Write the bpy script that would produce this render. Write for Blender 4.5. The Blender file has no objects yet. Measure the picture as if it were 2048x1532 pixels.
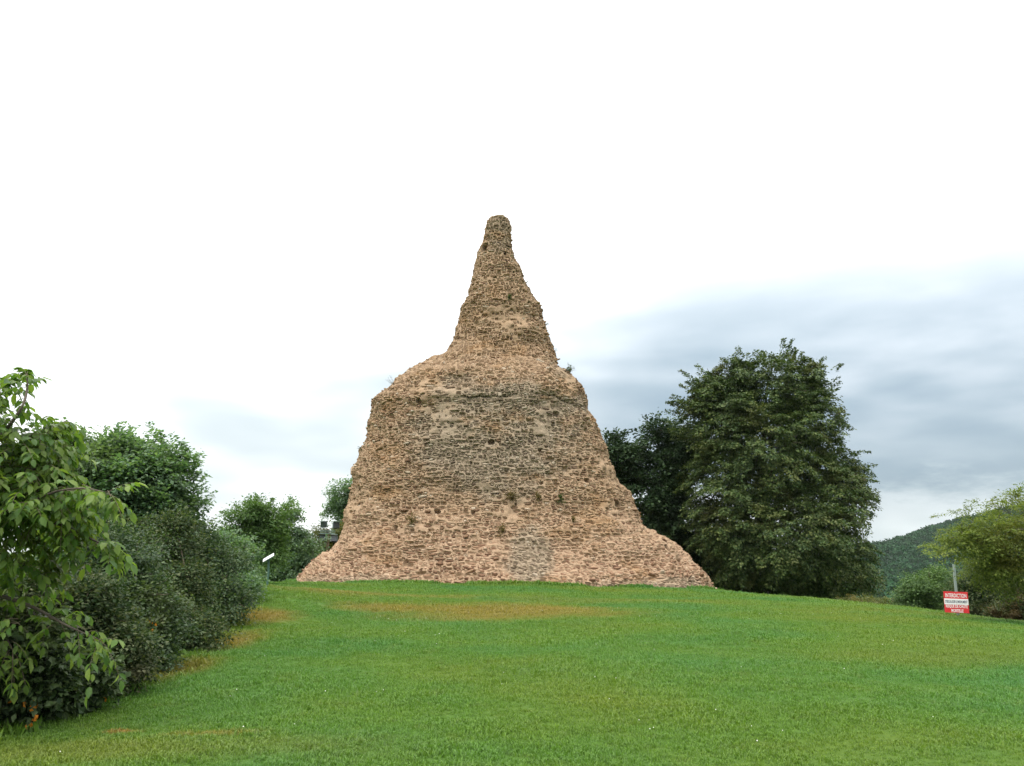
import bpy, bmesh, math, random
import numpy as np
from mathutils import Vector, Matrix

random.seed(7)
R = math.radians
scene = bpy.context.scene
COL = scene.collection

# ---------------------------------------------------------------- camera
EYE = 1.65
PITCH = R(12.0)
FPX, CX, CY = 1540.0, 1024.0, 766.0          # focal length and centre in photo pixels
cam_d = bpy.data.cameras.new("camera")
cam_d.sensor_width = 36.0
cam_d.lens = FPX / 2048.0 * 36.0
cam_d.clip_start = 0.1
cam_d.clip_end = 6000.0
cam = bpy.data.objects.new("camera", cam_d)
cam.location = (0, 0, EYE)
cam.rotation_euler = (R(90) + PITCH, 0, 0)
COL.objects.link(cam)
scene.camera = cam

# ---------------------------------------------------------------- light, sky, exposure
SUN_EL, SUN_AZ = R(62), R(-35)               # azimuth measured from behind the viewer
vs = scene.view_settings
scene.display_settings.display_device = 'sRGB'
vs.view_transform = 'Standard'
vs.look = 'None'
vs.exposure = 0.8
vs.gamma = 1.0
vs.use_curve_mapping = False

sun_d = bpy.data.lights.new("sun", 'SUN')
sun_d.energy = 1.3
sun_d.angle = R(22)
sun_d.color = (1.0, 0.96, 0.9)
sun = bpy.data.objects.new("sun", sun_d)
# direction towards the sun: high, behind the viewer, on the left
sd = Vector((math.cos(SUN_EL) * math.sin(SUN_AZ), -math.cos(SUN_EL) * math.cos(SUN_AZ), math.sin(SUN_EL)))
sun.rotation_euler = sd.to_track_quat('Z', 'Y').to_euler()
sun.location = (0, 0, 60)
COL.objects.link(sun)

world = bpy.data.worlds.new("World")
scene.world = world
world.use_nodes = True
wt = world.node_tree
wt.nodes.clear()


class NT:
    """small helper to write node trees"""
    def __init__(self, tree):
        self.t = tree

    def n(self, typ, **kw):
        nd = self.t.nodes.new(typ)
        ins = kw.pop('ins', {})
        for k, v in kw.items():
            setattr(nd, k, v)
        for k, v in ins.items():
            self.set(nd.inputs[k], v)
        return nd

    def set(self, sock, v):
        if isinstance(v, bpy.types.NodeSocket):
            self.t.links.new(v, sock)
        elif v is not None:
            if hasattr(sock, 'default_value'):
                if sock.type == 'RGBA' and len(v) == 3:
                    v = (*v, 1.0)
                sock.default_value = v

    def math(self, op, a, b=None, c=None, clamp=False):
        nd = self.t.nodes.new('ShaderNodeMath')
        nd.operation = op
        nd.use_clamp = clamp
        self.set(nd.inputs[0], a)
        if b is not None:
            self.set(nd.inputs[1], b)
        if c is not None:
            self.set(nd.inputs[2], c)
        return nd.outputs[0]

    def vmath(self, op, a, b=None, scale=None):
        nd = self.t.nodes.new('ShaderNodeVectorMath')
        nd.operation = op
        self.set(nd.inputs[0], a)
        if b is not None:
            self.set(nd.inputs[1], b)
        if scale is not None:
            self.set(nd.inputs['Scale'], scale)
        return nd.outputs['Value'] if op in ('LENGTH', 'DOT_PRODUCT', 'DISTANCE') else nd.outputs['Vector']

    def mix(self, f, a, b, mode='MIX'):
        nd = self.t.nodes.new('ShaderNodeMix')
        nd.data_type = 'RGBA'
        nd.blend_type = mode
        nd.clamp_factor = True
        self.set(nd.inputs[0], f)
        self.set(nd.inputs[6], a)
        self.set(nd.inputs[7], b)
        return nd.outputs[2]

    def smooth(self, v, lo, hi, a=0.0, b=1.0):
        nd = self.t.nodes.new('ShaderNodeMapRange')
        nd.interpolation_type = 'SMOOTHSTEP'
        self.set(nd.inputs['Value'], v)
        nd.inputs['From Min'].default_value = lo
        nd.inputs['From Max'].default_value = hi
        nd.inputs['To Min'].default_value = a
        nd.inputs['To Max'].default_value = b
        return nd.outputs['Result']

    def noise(self, vec, scale, detail=3.0, rough=0.55, color=False):
        nd = self.t.nodes.new('ShaderNodeTexNoise')
        self.set(nd.inputs['Vector'], vec)
        nd.inputs['Scale'].default_value = scale
        nd.inputs['Detail'].default_value = detail
        nd.inputs['Roughness'].default_value = rough
        return nd.outputs['Color'] if color else nd.outputs['Fac']

    def ramp(self, fac, stops):
        nd = self.t.nodes.new('ShaderNodeValToRGB')
        el = nd.color_ramp.elements
        while len(el) < len(stops):
            el.new(0.5)
        for e, (p, c) in zip(el, stops):
            e.position = p
            e.color = (*c, 1.0)
        self.set(nd.inputs[0], fac)
        return nd.outputs[0]


w = NT(wt)
skyt = w.n('ShaderNodeTexSky', sky_type='NISHITA', sun_disc=False)
skyt.sun_elevation = SUN_EL
skyt.sun_rotation = R(180) - SUN_AZ
wtc = w.n('ShaderNodeTexCoord')
sep = w.n('ShaderNodeSeparateXYZ', ins={0: wtc.outputs['Generated']})
dx, dy, dz = sep.outputs
# cloud deck: streaky, a thicker grey bank on the right hand side low over the hills, bright veil elsewhere
stretch = w.vmath('MULTIPLY', wtc.outputs['Generated'], (1.0, 1.0, 3.2))
n_big = w.noise(stretch, 2.1, 3.0, 0.5)
n_mid = w.noise(stretch, 4.2, 3.0, 0.5)
n_fine = w.noise(w.vmath('ADD', stretch, (4.0, 1.0, 2.0)), 11.0, 5.0, 0.6)
side = w.math('ADD', dx, w.math('MULTIPLY', w.math('SUBTRACT', n_big, 0.5), 0.30))
elev = w.math('ADD', dz, w.math('MULTIPLY', w.math('SUBTRACT', n_mid, 0.5), 0.22))
bank = w.math('MULTIPLY', w.smooth(side, -0.20, 0.26), w.smooth(elev, 0.56, 0.18))
gap = w.smooth(w.math('ADD', dz, w.math('MULTIPLY', w.math('SUBTRACT', n_fine, 0.5), 0.10)), 0.085, 0.045)
bank = w.math('MULTIPLY', bank, w.math('SUBTRACT', 1.0, w.math('MULTIPLY', gap, 0.5)))
streak = w.math('MULTIPLY', w.smooth(n_mid, 0.28, 0.72, 0.76, 1.06), w.smooth(n_fine, 0.25, 0.75, 0.95, 1.03))
thick = w.math('MULTIPLY', bank, streak, clamp=True)
veil = w.math('MULTIPLY', w.smooth(w.math('ADD', w.math('MULTIPLY', n_big, 0.75), w.math('MULTIPLY', n_mid, 0.25)), 0.22, 0.68), w.smooth(dz, 0.44, 0.18))
veil = w.math('MULTIPLY', veil, 1.05, clamp=True)
white = w.mix(veil, (1.0, 1.0, 1.0), (0.425, 0.475, 0.495))
cloudc = w.mix(thick, white, (0.196, 0.254, 0.302))
# an overcast sky is about three times brighter overhead than at the horizon
lum = w.math('ADD', 0.92, w.math('MULTIPLY', w.math('MAXIMUM', dz, 0.0), 1.5))
bg_sky = w.n('ShaderNodeBackground', ins={'Color': skyt.outputs[0], 'Strength': 0.10})
bg_cl = w.n('ShaderNodeBackground', ins={'Color': cloudc, 'Strength': lum})
mixs = w.n('ShaderNodeMixShader', ins={0: 0.93, 1: bg_sky.outputs[0], 2: bg_cl.outputs[0]})
w.n('ShaderNodeOutputWorld', ins={0: mixs.outputs[0]})

cy = scene.cycles
cy.use_denoising = True
cy.max_bounces = 6
cy.diffuse_bounces = 3
cy.glossy_bounces = 2
cy.transmission_bounces = 4
cy.transparent_max_bounces = 6
cy.volume_bounces = 1

# ---------------------------------------------------------------- helpers
CP, SP = math.cos(PITCH), math.sin(PITCH)


def at(u, v, Y):
    """world point on the sight line of photo pixel (u, v), Y metres in front"""
    a, b = (u - CX) / FPX, (CY - v) / FPX
    ry, rz = CP - b * SP, SP + b * CP
    t = Y / ry
    return Vector((a * t, Y, EYE + rz * t))


def project(P):
    P = np.asarray(P, float)
    x, y, z = P[..., 0], P[..., 1], P[..., 2] - EYE
    dpt = y * CP + z * SP
    up = -y * SP + z * CP
    return CX + FPX * x / dpt, CY - FPX * up / dpt, dpt


def tag(o, label=None, cat=None, group=None, kind=None):
    if label:
        o['label'] = label
    if cat:
        o['category'] = cat
    if group:
        o['group'] = group
    if kind:
        o['kind'] = kind
    return o


def empty(name, loc=(0, 0, 0), label=None, cat=None, group=None):
    o = bpy.data.objects.new(name, None)
    o.empty_display_size = 0.3
    o.location = loc
    COL.objects.link(o)
    return tag(o, label, cat, group)


def link(name, me, parent=None, mat=None):
    o = bpy.data.objects.new(name, me)
    COL.objects.link(o)
    if mat is not None and len(me.materials) == 0:
        me.materials.append(mat)
    if parent is not None:
        o.parent = parent
        o.matrix_parent_inverse = Matrix.Translation(-Vector(parent.location)) if parent.parent is None else \
            Matrix.Translation(-Vector(parent.location) - Vector(parent.parent.location) * 0)
    return o


def np_mesh(name, V, faces, smooth=False):
    """faces: list of (n, k) index arrays"""
    me = bpy.data.meshes.new(name)
    V = np.asarray(V, np.float32)
    me.vertices.add(len(V))
    me.vertices.foreach_set('co', V.ravel())
    loops = np.concatenate([np.asarray(f, np.int32).ravel() for f in faces])
    tot = np.concatenate([np.full(len(f), np.asarray(f).shape[1], np.int32) for f in faces])
    start = np.concatenate([[0], np.cumsum(tot)[:-1]]).astype(np.int32)
    me.loops.add(len(loops))
    me.loops.foreach_set('vertex_index', loops)
    me.polygons.add(len(tot))
    me.polygons.foreach_set('loop_start', start)
    me.polygons.foreach_set('use_smooth', np.full(len(tot), smooth, bool))
    me.update(calc_edges=True)
    me.validate()
    return me


def norm(a):
    return a / np.maximum(np.linalg.norm(a, axis=-1, keepdims=True), 1e-9)


class MB:
    """collects simple solids, builds one mesh"""
    def __init__(self):
        self.v, self.f = [], {}
        self.n = 0

    def add(self, V, faces):
        V = np.asarray(V, float)
        for f in faces:
            self.f.setdefault(len(f), []).append([i + self.n for i in f])
        self.v.append(V)
        self.n += len(V)

    def tube(self, pts, rad, sides=7, cap=True):
        pts = np.asarray([tuple(p) for p in pts], float)
        rad = np.broadcast_to(np.asarray(rad, float), (len(pts),))
        tan = norm(np.gradient(pts, axis=0))
        ref = np.array([0.0, 0.0, 1.0]) if abs(tan[:, 2]).mean() < 0.8 else np.array([1.0, 0.0, 0.0])
        s = norm(np.cross(tan, ref))
        u = np.cross(s, tan)
        ang = np.linspace(0, 2 * np.pi, sides, endpoint=False)
        V = pts[:, None, :] + rad[:, None, None] * (np.cos(ang)[None, :, None] * s[:, None, :] + np.sin(ang)[None, :, None] * u[:, None, :])
        fs = []
        for i in range(len(pts) - 1):
            for j in range(sides):
                k = (j + 1) % sides
                fs.append((i * sides + j, i * sides + k, (i + 1) * sides + k, (i + 1) * sides + j))
        if cap:
            fs.append(tuple(range(sides))[::-1])
            fs.append(tuple((len(pts) - 1) * sides + j for j in range(sides)))
        self.add(V.reshape(-1, 3), fs)

    def box(self, c, h, M=None, bevel=0.0):
        """c centre, h half sizes, M rotation (3x3); chamfered when bevel > 0"""
        bm = bmesh.new()
        bmesh.ops.create_cube(bm, size=2.0)
        for v in bm.verts:
            v.co = Vector((v.co.x * h[0], v.co.y * h[1], v.co.z * h[2]))
        if bevel > 0:
            bmesh.ops.bevel(bm, geom=bm.edges[:], offset=bevel, segments=2, affect='EDGES', profile=0.6)
        Mx = Matrix(M) if M is not None else Matrix.Identity(3)
        bm.verts.index_update()
        V = [tuple(Vector(c) + Mx @ v.co) for v in bm.verts]
        F = [tuple(v.index for v in f.verts) for f in bm.faces]
        bm.free()
        self.add(V, F)

    def build(self, name, mat, parent=None, smooth=False):
        me = np_mesh(name, np.concatenate(self.v), [np.array(x) for x in self.f.values()], smooth)
        return link(name, me, parent, mat)


# ---------------------------------------------------------------- materials
def new_mat(name):
    m = bpy.data.materials.new(name)
    m.use_nodes = True
    m.node_tree.nodes.clear()
    return m, NT(m.node_tree)


def finish(t, shader, disp=None):
    o = t.n('ShaderNodeOutputMaterial', ins={0: shader})
    if disp is not None:
        t.set(o.inputs['Displacement'], disp)


def plain(name, c, rough=0.6, metal=0.0, var=0.12, nscale=14.0, bump=0.1):
    m, t = new_mat(name)
    tc = t.n('ShaderNodeTexCoord')
    nz = t.noise(tc.outputs['Object'], nscale, 4.0, 0.6)
    col = t.mix(nz, tuple(x * (1 - var) for x in c), tuple(min(1, x * (1 + var)) for x in c))
    b = t.n('ShaderNodeBump', ins={'Strength': bump, 'Distance': 0.01, 'Height': nz})
    p = t.n('ShaderNodeBsdfPrincipled', ins={'Base Color': col, 'Roughness': rough, 'Metallic': metal, 'Normal': b.outputs[0]})
    finish(t, p.outputs[0])
    return m


def leaf_mat(name, stops, trans=0.28, rough=0.55, patch=None, patch_scale=0.7, spec=0.14):
    """stops: colours a leaf can take; patch: colour that whole sprays lean to here and there"""
    m, t = new_mat(name)
    g = t.n('ShaderNodeNewGeometry')
    isl = g.outputs['Random Per Island']
    pos = g.outputs['Position']
    col = t.ramp(isl, [(i / max(1, len(stops) - 1), c) for i, c in enumerate(stops)])
    if patch is not None:
        nz = t.noise(pos, patch_scale, 3.0, 0.6)
        col = t.mix(t.smooth(nz, 0.52, 0.68, 0.0, 0.75), col, patch)
    big = t.noise(pos, 0.5, 2.0)
    col = t.mix(1.0, col, t.ramp(big, [(0.3, (0.8, 0.82, 0.85)), (0.7, (1.18, 1.15, 1.0))]), 'MULTIPLY')
    p = t.n('ShaderNodeBsdfPrincipled', ins={'Base Color': col, 'Roughness': rough, 'Specular IOR Level': spec})
    tr = t.n('ShaderNodeBsdfTranslucent', ins={'Color': t.mix(1.0, col, (1.5, 1.6, 0.7), 'MULTIPLY')})
    mx = t.n('ShaderNodeMixShader', ins={0: trans, 1: p.outputs[0], 2: tr.outputs[0]})
    finish(t, mx.outputs[0])
    return m


def bark_mat(name, c):
    m, t = new_mat(name)
    tc = t.n('ShaderNodeTexCoord')
    st = t.vmath('MULTIPLY', tc.outputs['Object'], (6.0, 6.0, 1.2))
    nz = t.noise(st, 3.0, 5.0, 0.65)
    col = t.mix(nz, tuple(x * 0.5 for x in c), tuple(x * 1.4 for x in c))
    b = t.n('ShaderNodeBump', ins={'Strength': 0.6, 'Distance': 0.03, 'Height': nz})
    p = t.n('ShaderNodeBsdfPrincipled', ins={'Base Color': col, 'Roughness': 0.9, 'Normal': b.outputs[0]})
    finish(t, p.outputs[0])
    return m


def ellipse_mask(t, pos, cx, cy, rx, ry, wob, lo=1.15, hi=0.55, axis='XY'):
    """soft ellipse on two world axes, its edge broken by noise"""
    s = t.n('ShaderNodeSeparateXYZ', ins={0: pos})
    a = s.outputs['XYZ'.index(axis[0])]
    b = s.outputs['XYZ'.index(axis[1])]
    qa = t.math('DIVIDE', t.math('SUBTRACT', a, cx), rx)
    qb = t.math('DIVIDE', t.math('SUBTRACT', b, cy), ry)
    d = t.math('SQRT', t.math('ADD', t.math('MULTIPLY', qa, qa), t.math('MULTIPLY', qb, qb)))
    d = t.math('ADD', d, wob)
    return t.smooth(d, lo, hi)


def turf_colour(t, pos):
    flat = t.vmath('MULTIPLY', pos, (1.0, 1.0, 0.0))
    n1 = t.noise(flat, 0.16, 3.0, 0.55)
    n2 = t.noise(t.vmath('ADD', flat, (31.0, 7.0, 0.0)), 0.42, 4.0, 0.6)
    n3 = t.noise(flat, 2.6, 4.0, 0.65)
    n4 = t.noise(flat, 14.0, 3.0, 0.65)
    col = t.ramp(n1, [(0.34, (0.062, 0.174, 0.042)), (0.50, (0.096, 0.182, 0.024)), (0.66, (0.132, 0.182, 0.022))])
    col = t.mix(t.smooth(n2, 0.50, 0.72, 0.0, 0.45), col, (0.068, 0.172, 0.038))
    col = t.mix(t.smooth(n3, 0.50, 0.75, 0.0, 0.45), col, (0.125, 0.160, 0.030))
    col = t.mix(t.smooth(n4, 0.35, 0.60, 0.45, 0.0), col, (0.060, 0.125, 0.020))
    # scorched patches: in front of the monument, along the hedge, small bare spots
    wob = t.math('ADD', t.math('MULTIPLY', t.math('SUBTRACT', n3, 0.5), 1.1), t.math('MULTIPLY', t.math('SUBTRACT', n2, 0.5), 1.6))
    dry = None
    for cx, cy_, rx, ry, k in [(-0.3, 21.6, 3.6, 2.7, 0.70), (1.0, 22.4, 2.4, 1.6, 0.75), (-3.2, 22.0, 1.8, 1.6, 0.65),
                               (-5.4, 27.5, 4.5, 2.3, 0.55), (-5.9, 18.6, 0.9, 1.5, 0.8), (-5.0, 14.2, 0.5, 1.6, 0.75), (-4.5, 11.0, 0.35, 1.2, 0.6),
                               (-3.6, 7.6, 0.22, 0.09, 1.0), (-2.7, 7.4, 0.5, 0.12, 0.5), (-3.5, 6.9, 2.2, 0.5, 0.2),
                               (2.5, 27.0, 5.0, 2.0, 0.22), (7.0, 12.5, 2.5, 1.0, 0.15), (16.5, 23.5, 9.0, 2.2, 0.18)]:
        mk = t.math('MULTIPLY', ellipse_mask(t, pos, cx, cy_, rx, ry, wob, 1.45, 0.15), k)
        dry = mk if dry is None else t.math('MAXIMUM', dry, mk)
    dcol = t.mix(n4, (0.185, 0.130, 0.030), (0.30, 0.190, 0.052))
    return t.mix(dry, col, dcol)


def turf_mat(name, blade):
    m, t = new_mat(name)
    g = t.n('ShaderNodeNewGeometry')
    col = turf_colour(t, g.outputs['Position'])
    if blade:
        isl = g.outputs['Random Per Island']
        col = t.mix(1.0, col, t.ramp(isl, [(0.0, (0.78, 0.80, 0.82)), (0.6, (1.05, 1.05, 1.0)), (0.93, (1.25, 1.2, 1.05)), (1.0, (1.6, 1.4, 1.3))]), 'MULTIPLY')
        p = t.n('ShaderNodeBsdfPrincipled', ins={'Base Color': col, 'Roughness': 0.55, 'Specular IOR Level': 0.3})
        tr = t.n('ShaderNodeBsdfTranslucent', ins={'Color': t.mix(1.0, col, (1.3, 1.4, 0.8), 'MULTIPLY')})
        mx = t.n('ShaderNodeMixShader', ins={0: 0.35, 1: p.outputs[0], 2: tr.outputs[0]})
        finish(t, mx.outputs[0])
    else:
        nz = t.noise(g.outputs['Position'], 30.0, 4.0, 0.7)
        b = t.n('ShaderNodeBump', ins={'Strength': 0.8, 'Distance': 0.04, 'Height': nz})
        col = t.mix(1.0, col, (0.60, 0.62, 0.58), 'MULTIPLY')
        p = t.n('ShaderNodeBsdfPrincipled', ins={'Base Color': col, 'Roughness': 0.9, 'Specular IOR Level': 0.1, 'Normal': b.outputs[0]})
        finish(t, p.outputs[0])
    return m


def masonry_zones(t, pos):
    """weathering of the monument: 0..1 masks for grey lichen, ochre flanks, rosy foot (world metres)"""
    n1 = t.noise(t.vmath('MULTIPLY', pos, (1.0, 1.0, 1.7)), 0.36, 5.0, 0.62)
    n2 = t.noise(pos, 1.6, 4.0, 0.65)
    wob = t.math('ADD', t.math('MULTIPLY', t.math('SUBTRACT', n1, 0.5), 1.5), t.math('MULTIPLY', t.math('SUBTRACT', n2, 0.5), 0.7))
    grey = None
    for x, z, rx, rz, k in [(-1.0, 7.8, 4.8, 3.4, 1.0), (0.4, 10.0, 4.8, 1.1, 1.0), (-3.0, 10.6, 2.0, 1.1, 0.7), (1.0, 1.2, 1.2, 1.7, 0.9),
                            (3.2, 12.6, 0.9, 1.3, 0.5), (-0.8, 22.6, 0.9, 1.6, 0.7), (7.5, -0.3, 3.0, 0.45, 0.7), (-8.5, -0.2, 4.0, 0.4, 0.5)]:
        mk = t.math('MULTIPLY', ellipse_mask(t, pos, x, z, rx, rz, wob, 1.2, 0.6, 'XZ'), k)
        grey = mk if grey is None else t.math('MAXIMUM', grey, mk)
    sep = t.n('ShaderNodeSeparateXYZ', ins={0: pos})
    foot = t.smooth(t.math('ADD', sep.outputs[2], t.math('MULTIPLY', wob, 2.2)), 4.6, 1.2)
    return grey, foot, n1, n2


def stone_colour(t, pos, rnd):
    grey, foot, n1, n2 = masonry_zones(t, pos)
    tan = t.ramp(rnd, [(0.0, (0.098, 0.062, 0.043)), (0.25, (0.150, 0.102, 0.070)), (0.5, (0.187, 0.132, 0.091)),
                       (0.75, (0.228, 0.168, 0.120)), (0.92, (0.265, 0.210, 0.157)), (1.0, (0.295, 0.271, 0.237))])
    gr = t.ramp(rnd, [(0.0, (0.067, 0.056, 0.045)), (0.4, (0.119, 0.102, 0.082)), (0.8, (0.176, 0.154, 0.128)), (1.0, (0.236, 0.217, 0.188))])
    ro = t.ramp(rnd, [(0.0, (0.120, 0.069, 0.049)), (0.45, (0.185, 0.115, 0.083)), (0.8, (0.243, 0.164, 0.121)), (1.0, (0.299, 0.232, 0.184))])
    col = t.mix(t.math('MULTIPLY', foot, 0.6), tan, ro)
    col = t.mix(t.math('MULTIPLY', grey, 0.85), col, gr)
    col = t.mix(t.smooth(n1, 0.52, 0.68, 0.0, 0.65), col, (0.202, 0.127, 0.070))
    col = t.mix(1.0, col, (1.24, 1.21, 1.19), 'MULTIPLY')
    fine = t.noise(pos, 9.0, 5.0, 0.7)
    return t.mix(1.0, col, t.ramp(fine, [(0.25, (0.72, 0.68, 0.60)), (0.75, (1.26, 1.2, 1.06))]), 'MULTIPLY'), fine


def stone_mat(name, per_object):
    m, t = new_mat(name)
    g = t.n('ShaderNodeNewGeometry')
    rnd = t.n('ShaderNodeObjectInfo').outputs['Random'] if per_object else g.outputs['Random Per Island']
    col, fine = stone_colour(t, g.outputs['Position'], rnd)
    b = t.n('ShaderNodeBump', ins={'Strength': 0.5, 'Distance': 0.03, 'Height': fine})
    p = t.n('ShaderNodeBsdfPrincipled', ins={'Base Color': col, 'Roughness': 0.92, 'Specular IOR Level': 0.15, 'Normal': b.outputs[0]})
    finish(t, p.outputs[0])
    return m


def mortar_mat():
    m, t = new_mat("lime mortar")
    g = t.n('ShaderNodeNewGeometry')
    pos = g.outputs['Position']
    grey, foot, n1, n2 = masonry_zones(t, pos)
    f1 = t.noise(pos, 3.4, 5.0, 0.7)
    f2 = t.noise(pos, 16.0, 5.0, 0.7)
    col = t.mix(f1, (0.218, 0.162, 0.115), (0.332, 0.252, 0.185))
    col = t.mix(t.math('MULTIPLY', foot, 0.6), col, t.mix(f1, (0.280, 0.199, 0.149), (0.396, 0.301, 0.233)))
    col = t.mix(t.math('MULTIPLY', grey, 0.8), col, t.mix(f1, (0.176, 0.153, 0.123), (0.289, 0.257, 0.212)))
    col = t.mix(t.smooth(n1, 0.52, 0.68, 0.0, 0.6), col, (0.257, 0.171, 0.100))
    col = t.mix(t.smooth(n2, 0.60, 0.75, 0.0, 0.35), col, (0.141, 0.102, 0.072))
    col = t.mix(1.0, col, t.ramp(f2, [(0.25, (0.74, 0.70, 0.61)), (0.75, (1.20, 1.16, 1.02))]), 'MULTIPLY')
    col = t.mix(1.0, col, (1.0, 0.965, 0.95), 'MULTIPLY')
    b = t.n('ShaderNodeBump', ins={'Strength': 0.7, 'Distance': 0.05, 'Height': f2})
    p = t.n('ShaderNodeBsdfPrincipled', ins={'Base Color': col, 'Roughness': 0.95, 'Specular IOR Level': 0.1, 'Normal': b.outputs[0]})
    finish(t, p.outputs[0])
    return m


M_TURF = turf_mat("turf soil", False)
M_BLADE = turf_mat("grass blade", True)
M_STONE = stone_mat("rubble stone", False)
M_STONE1 = stone_mat("rubble stone single", True)
M_MORTAR = mortar_mat()
M_BARK = bark_mat("bark", (0.085, 0.068, 0.05))
M_TWIG = bark_mat("twig", (0.10, 0.078, 0.05))

# ---------------------------------------------------------------- ground
_ctl = []


def gpt(u, v, Y):
    p = at(u, v, Y)
    _ctl.append((p.x, p.y, p.z))


for u in (-400, 0, 512, 1024, 1536, 2048, 2500):
    gpt(u, 1532, 6.4)
for u in (300, 700, 1024, 1400, 1800, 2200):
    gpt(u, 1400, 9.0)
gpt(0, 1475, 7.3); gpt(260, 1395, 9.2); gpt(430, 1300, 13.2); gpt(500, 1215, 20.0); gpt(540, 1174, 26.0); gpt(570, 1168, 33.0)
for u in (700, 1024, 1400, 1800, 2150):
    gpt(u, 1300, 13.5)
for u in (700, 1024, 1400):
    gpt(u, 1230, 20.5)
gpt(700, 1186, 30); gpt(1024, 1190, 30); gpt(1400, 1199, 30)
gpt(700, 1167, 40.5); gpt(1000, 1169, 39); gpt(1250, 1174, 40.5)
gpt(595, 1165.5, 48); gpt(1425, 1183, 49)
gpt(1917, 1234, 24.0); gpt(2048, 1246, 22.0); gpt(2300, 1272, 18.5); gpt(1800, 1217, 28.0); gpt(1640, 1200, 35.0); gpt(1500, 1190, 42)
# the crest falls away behind the lawn
for x, y, z in [(-14, 14, 0.0), (-14, 28, 0.2), (-16, 45, -0.6), (-5, 65, -2.6), (8, 66, -3.2), (21, 58, -4.6), (27, 42, -4.2), (27, 30, -3.0),
                (27, 20, -2.0), (20, 38, -2.0), (0, 0, 0.0), (-6, 0, 0.0), (6, 0, -0.05), (0, -12, 0.0), (-14, -8, 0.0), (18, -8, -0.5), (20, 6, -0.9), (-24, 55, -2.5), (-30, 30, 0.2)]:
    _ctl.append((x, y, z))
_ctl = np.array(_ctl)


def _phi(r2):
    return 0.5 * r2 * np.log(np.maximum(r2, 1e-9))


def _fit():
    n = len(_ctl)
    xy = _ctl[:, :2]
    K = _phi(((xy[:, None] - xy[None]) ** 2).sum(-1)) + np.eye(n) * 1.5
    Pm = np.c_[np.ones(n), xy]
    A = np.block([[K, Pm], [Pm.T, np.zeros((3, 3))]])
    return np.linalg.solve(A, np.r_[_ctl[:, 2], 0, 0, 0])


_w = _fit()


def ground_z(x, y):
    x = np.asarray(x, float)
    y = np.asarray(y, float)
    sh = np.broadcast(x, y).shape
    q = np.stack([np.broadcast_to(x, sh).ravel(), np.broadcast_to(y, sh).ravel()], -1)
    near = np.empty(len(q))
    for a in range(0, len(q), 20000):
        b = q[a:a + 20000]
        near[a:a + 20000] = _phi(((b[:, None] - _ctl[None, :, :2]) ** 2).sum(-1)) @ _w[:-3] + _w[-3] + b @ _w[-2:]
    d = np.hypot(q[:, 0], q[:, 1] - 22)
    far = -5 - 24 * np.clip((d - 40) / 160, 0, 1)
    # a wooded ridge far off, higher to the right
    k = np.clip((d - 38) / 34, 0, 1)
    k = k * k * (3 - 2 * k)
    fine = 0.035 * np.sin(q[:, 0] * 0.9 + 1.3 * np.sin(q[:, 1] * 0.5)) * np.sin(q[:, 1] * 0.7)
    return ((1 - k) * (near + fine) + k * far).reshape(sh)


def axis_steps(lo, hi, fine_lo, fine_hi, step, grow=1.16):
    a = list(np.arange(fine_lo, fine_hi, step))
    s, x = step, fine_lo
    while x > lo:
        s *= grow
        x -= s
        a.insert(0, x)
    s, x = step, a[-1]
    while x < hi:
        s *= grow
        x += s
        a.append(x)
    return np.array(a)


def grid_faces(nr, nc):
    i = np.arange((nr - 1) * (nc - 1))
    r, c = i // (nc - 1), i % (nc - 1)
    a = r * nc + c
    return np.stack([a, a + 1, a + nc + 1, a + nc], -1)


gx = axis_steps(-2600, 2600, -30, 34, 0.45)
gy = axis_steps(-400, 3600, -4, 62, 0.45)
GX, GY = np.meshgrid(gx, gy)
GZ = ground_z(GX, GY)
ground = link('ground', np_mesh('ground', np.stack([GX, GY, GZ], -1).reshape(-1, 3), [grid_faces(len(gy), len(gx))], True), None, M_TURF)
tag(ground, 'mown green lawn with scorched brown patches rising to the monument', None, None, 'structure')

# distant wooded ridge
HY = 900.0
hp = np.array([(-1500, 1128), (-600, 1122), (200, 1118), (700, 1116), (1250, 1112), (1500, 1108), (1640, 1102), (1700, 1096), (1750, 1090), (1800, 1084), (1845, 1074), (1900, 1052),
               (1980, 1025), (2048, 1008), (2300, 960), (2800, 930), (4000, 950)], float)
hx = np.array([at(u, v, HY).x for u, v in hp])
hz = np.array([at(u, v, HY).z for u, v in hp])


def hill_z(x, y):
    top = np.interp(x, hx, hz) - 7.0
    k = np.clip((y - 470) / (HY - 470), 0, 1)
    k = k * k * (3 - 2 * k)
    b = np.clip((y - HY) / 160, 0, 1)
    n = 4 * np.sin(x * 0.021 + y * 0.008) * np.sin(y * 0.017 + 1.0) + 2.5 * np.sin(x * 0.05 + 2)
    return -32 + (top + 32) * k * (1 - b * b) + n * np.clip(k * 1.4, 0, 1) * (1 - np.clip((y - 800) / 120, 0, 1) * 0.5)


M_HILL = plain("hill ground", (0.011, 0.032, 0.018), 0.95, 0, 0.3, 0.05, 0.2)
hxg = np.arange(-1600, 2000, 18.0)
hyg = np.concatenate([np.arange(460, 960, 14.0), np.arange(960, 1500, 40.0)])
HX, HYG = np.meshgrid(hxg, hyg)
hill = link('hill', np_mesh('hill', np.stack([HX, HYG, hill_z(HX, HYG)], -1).reshape(-1, 3), [grid_faces(len(hyg), len(hxg))], True), None, M_HILL)
tag(hill, 'long far ridge covered in dark green woodland', None, None, 'structure')

# ---------------------------------------------------------------- foliage tools
UP = np.array([0.0, 0.0, 1.0])


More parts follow.
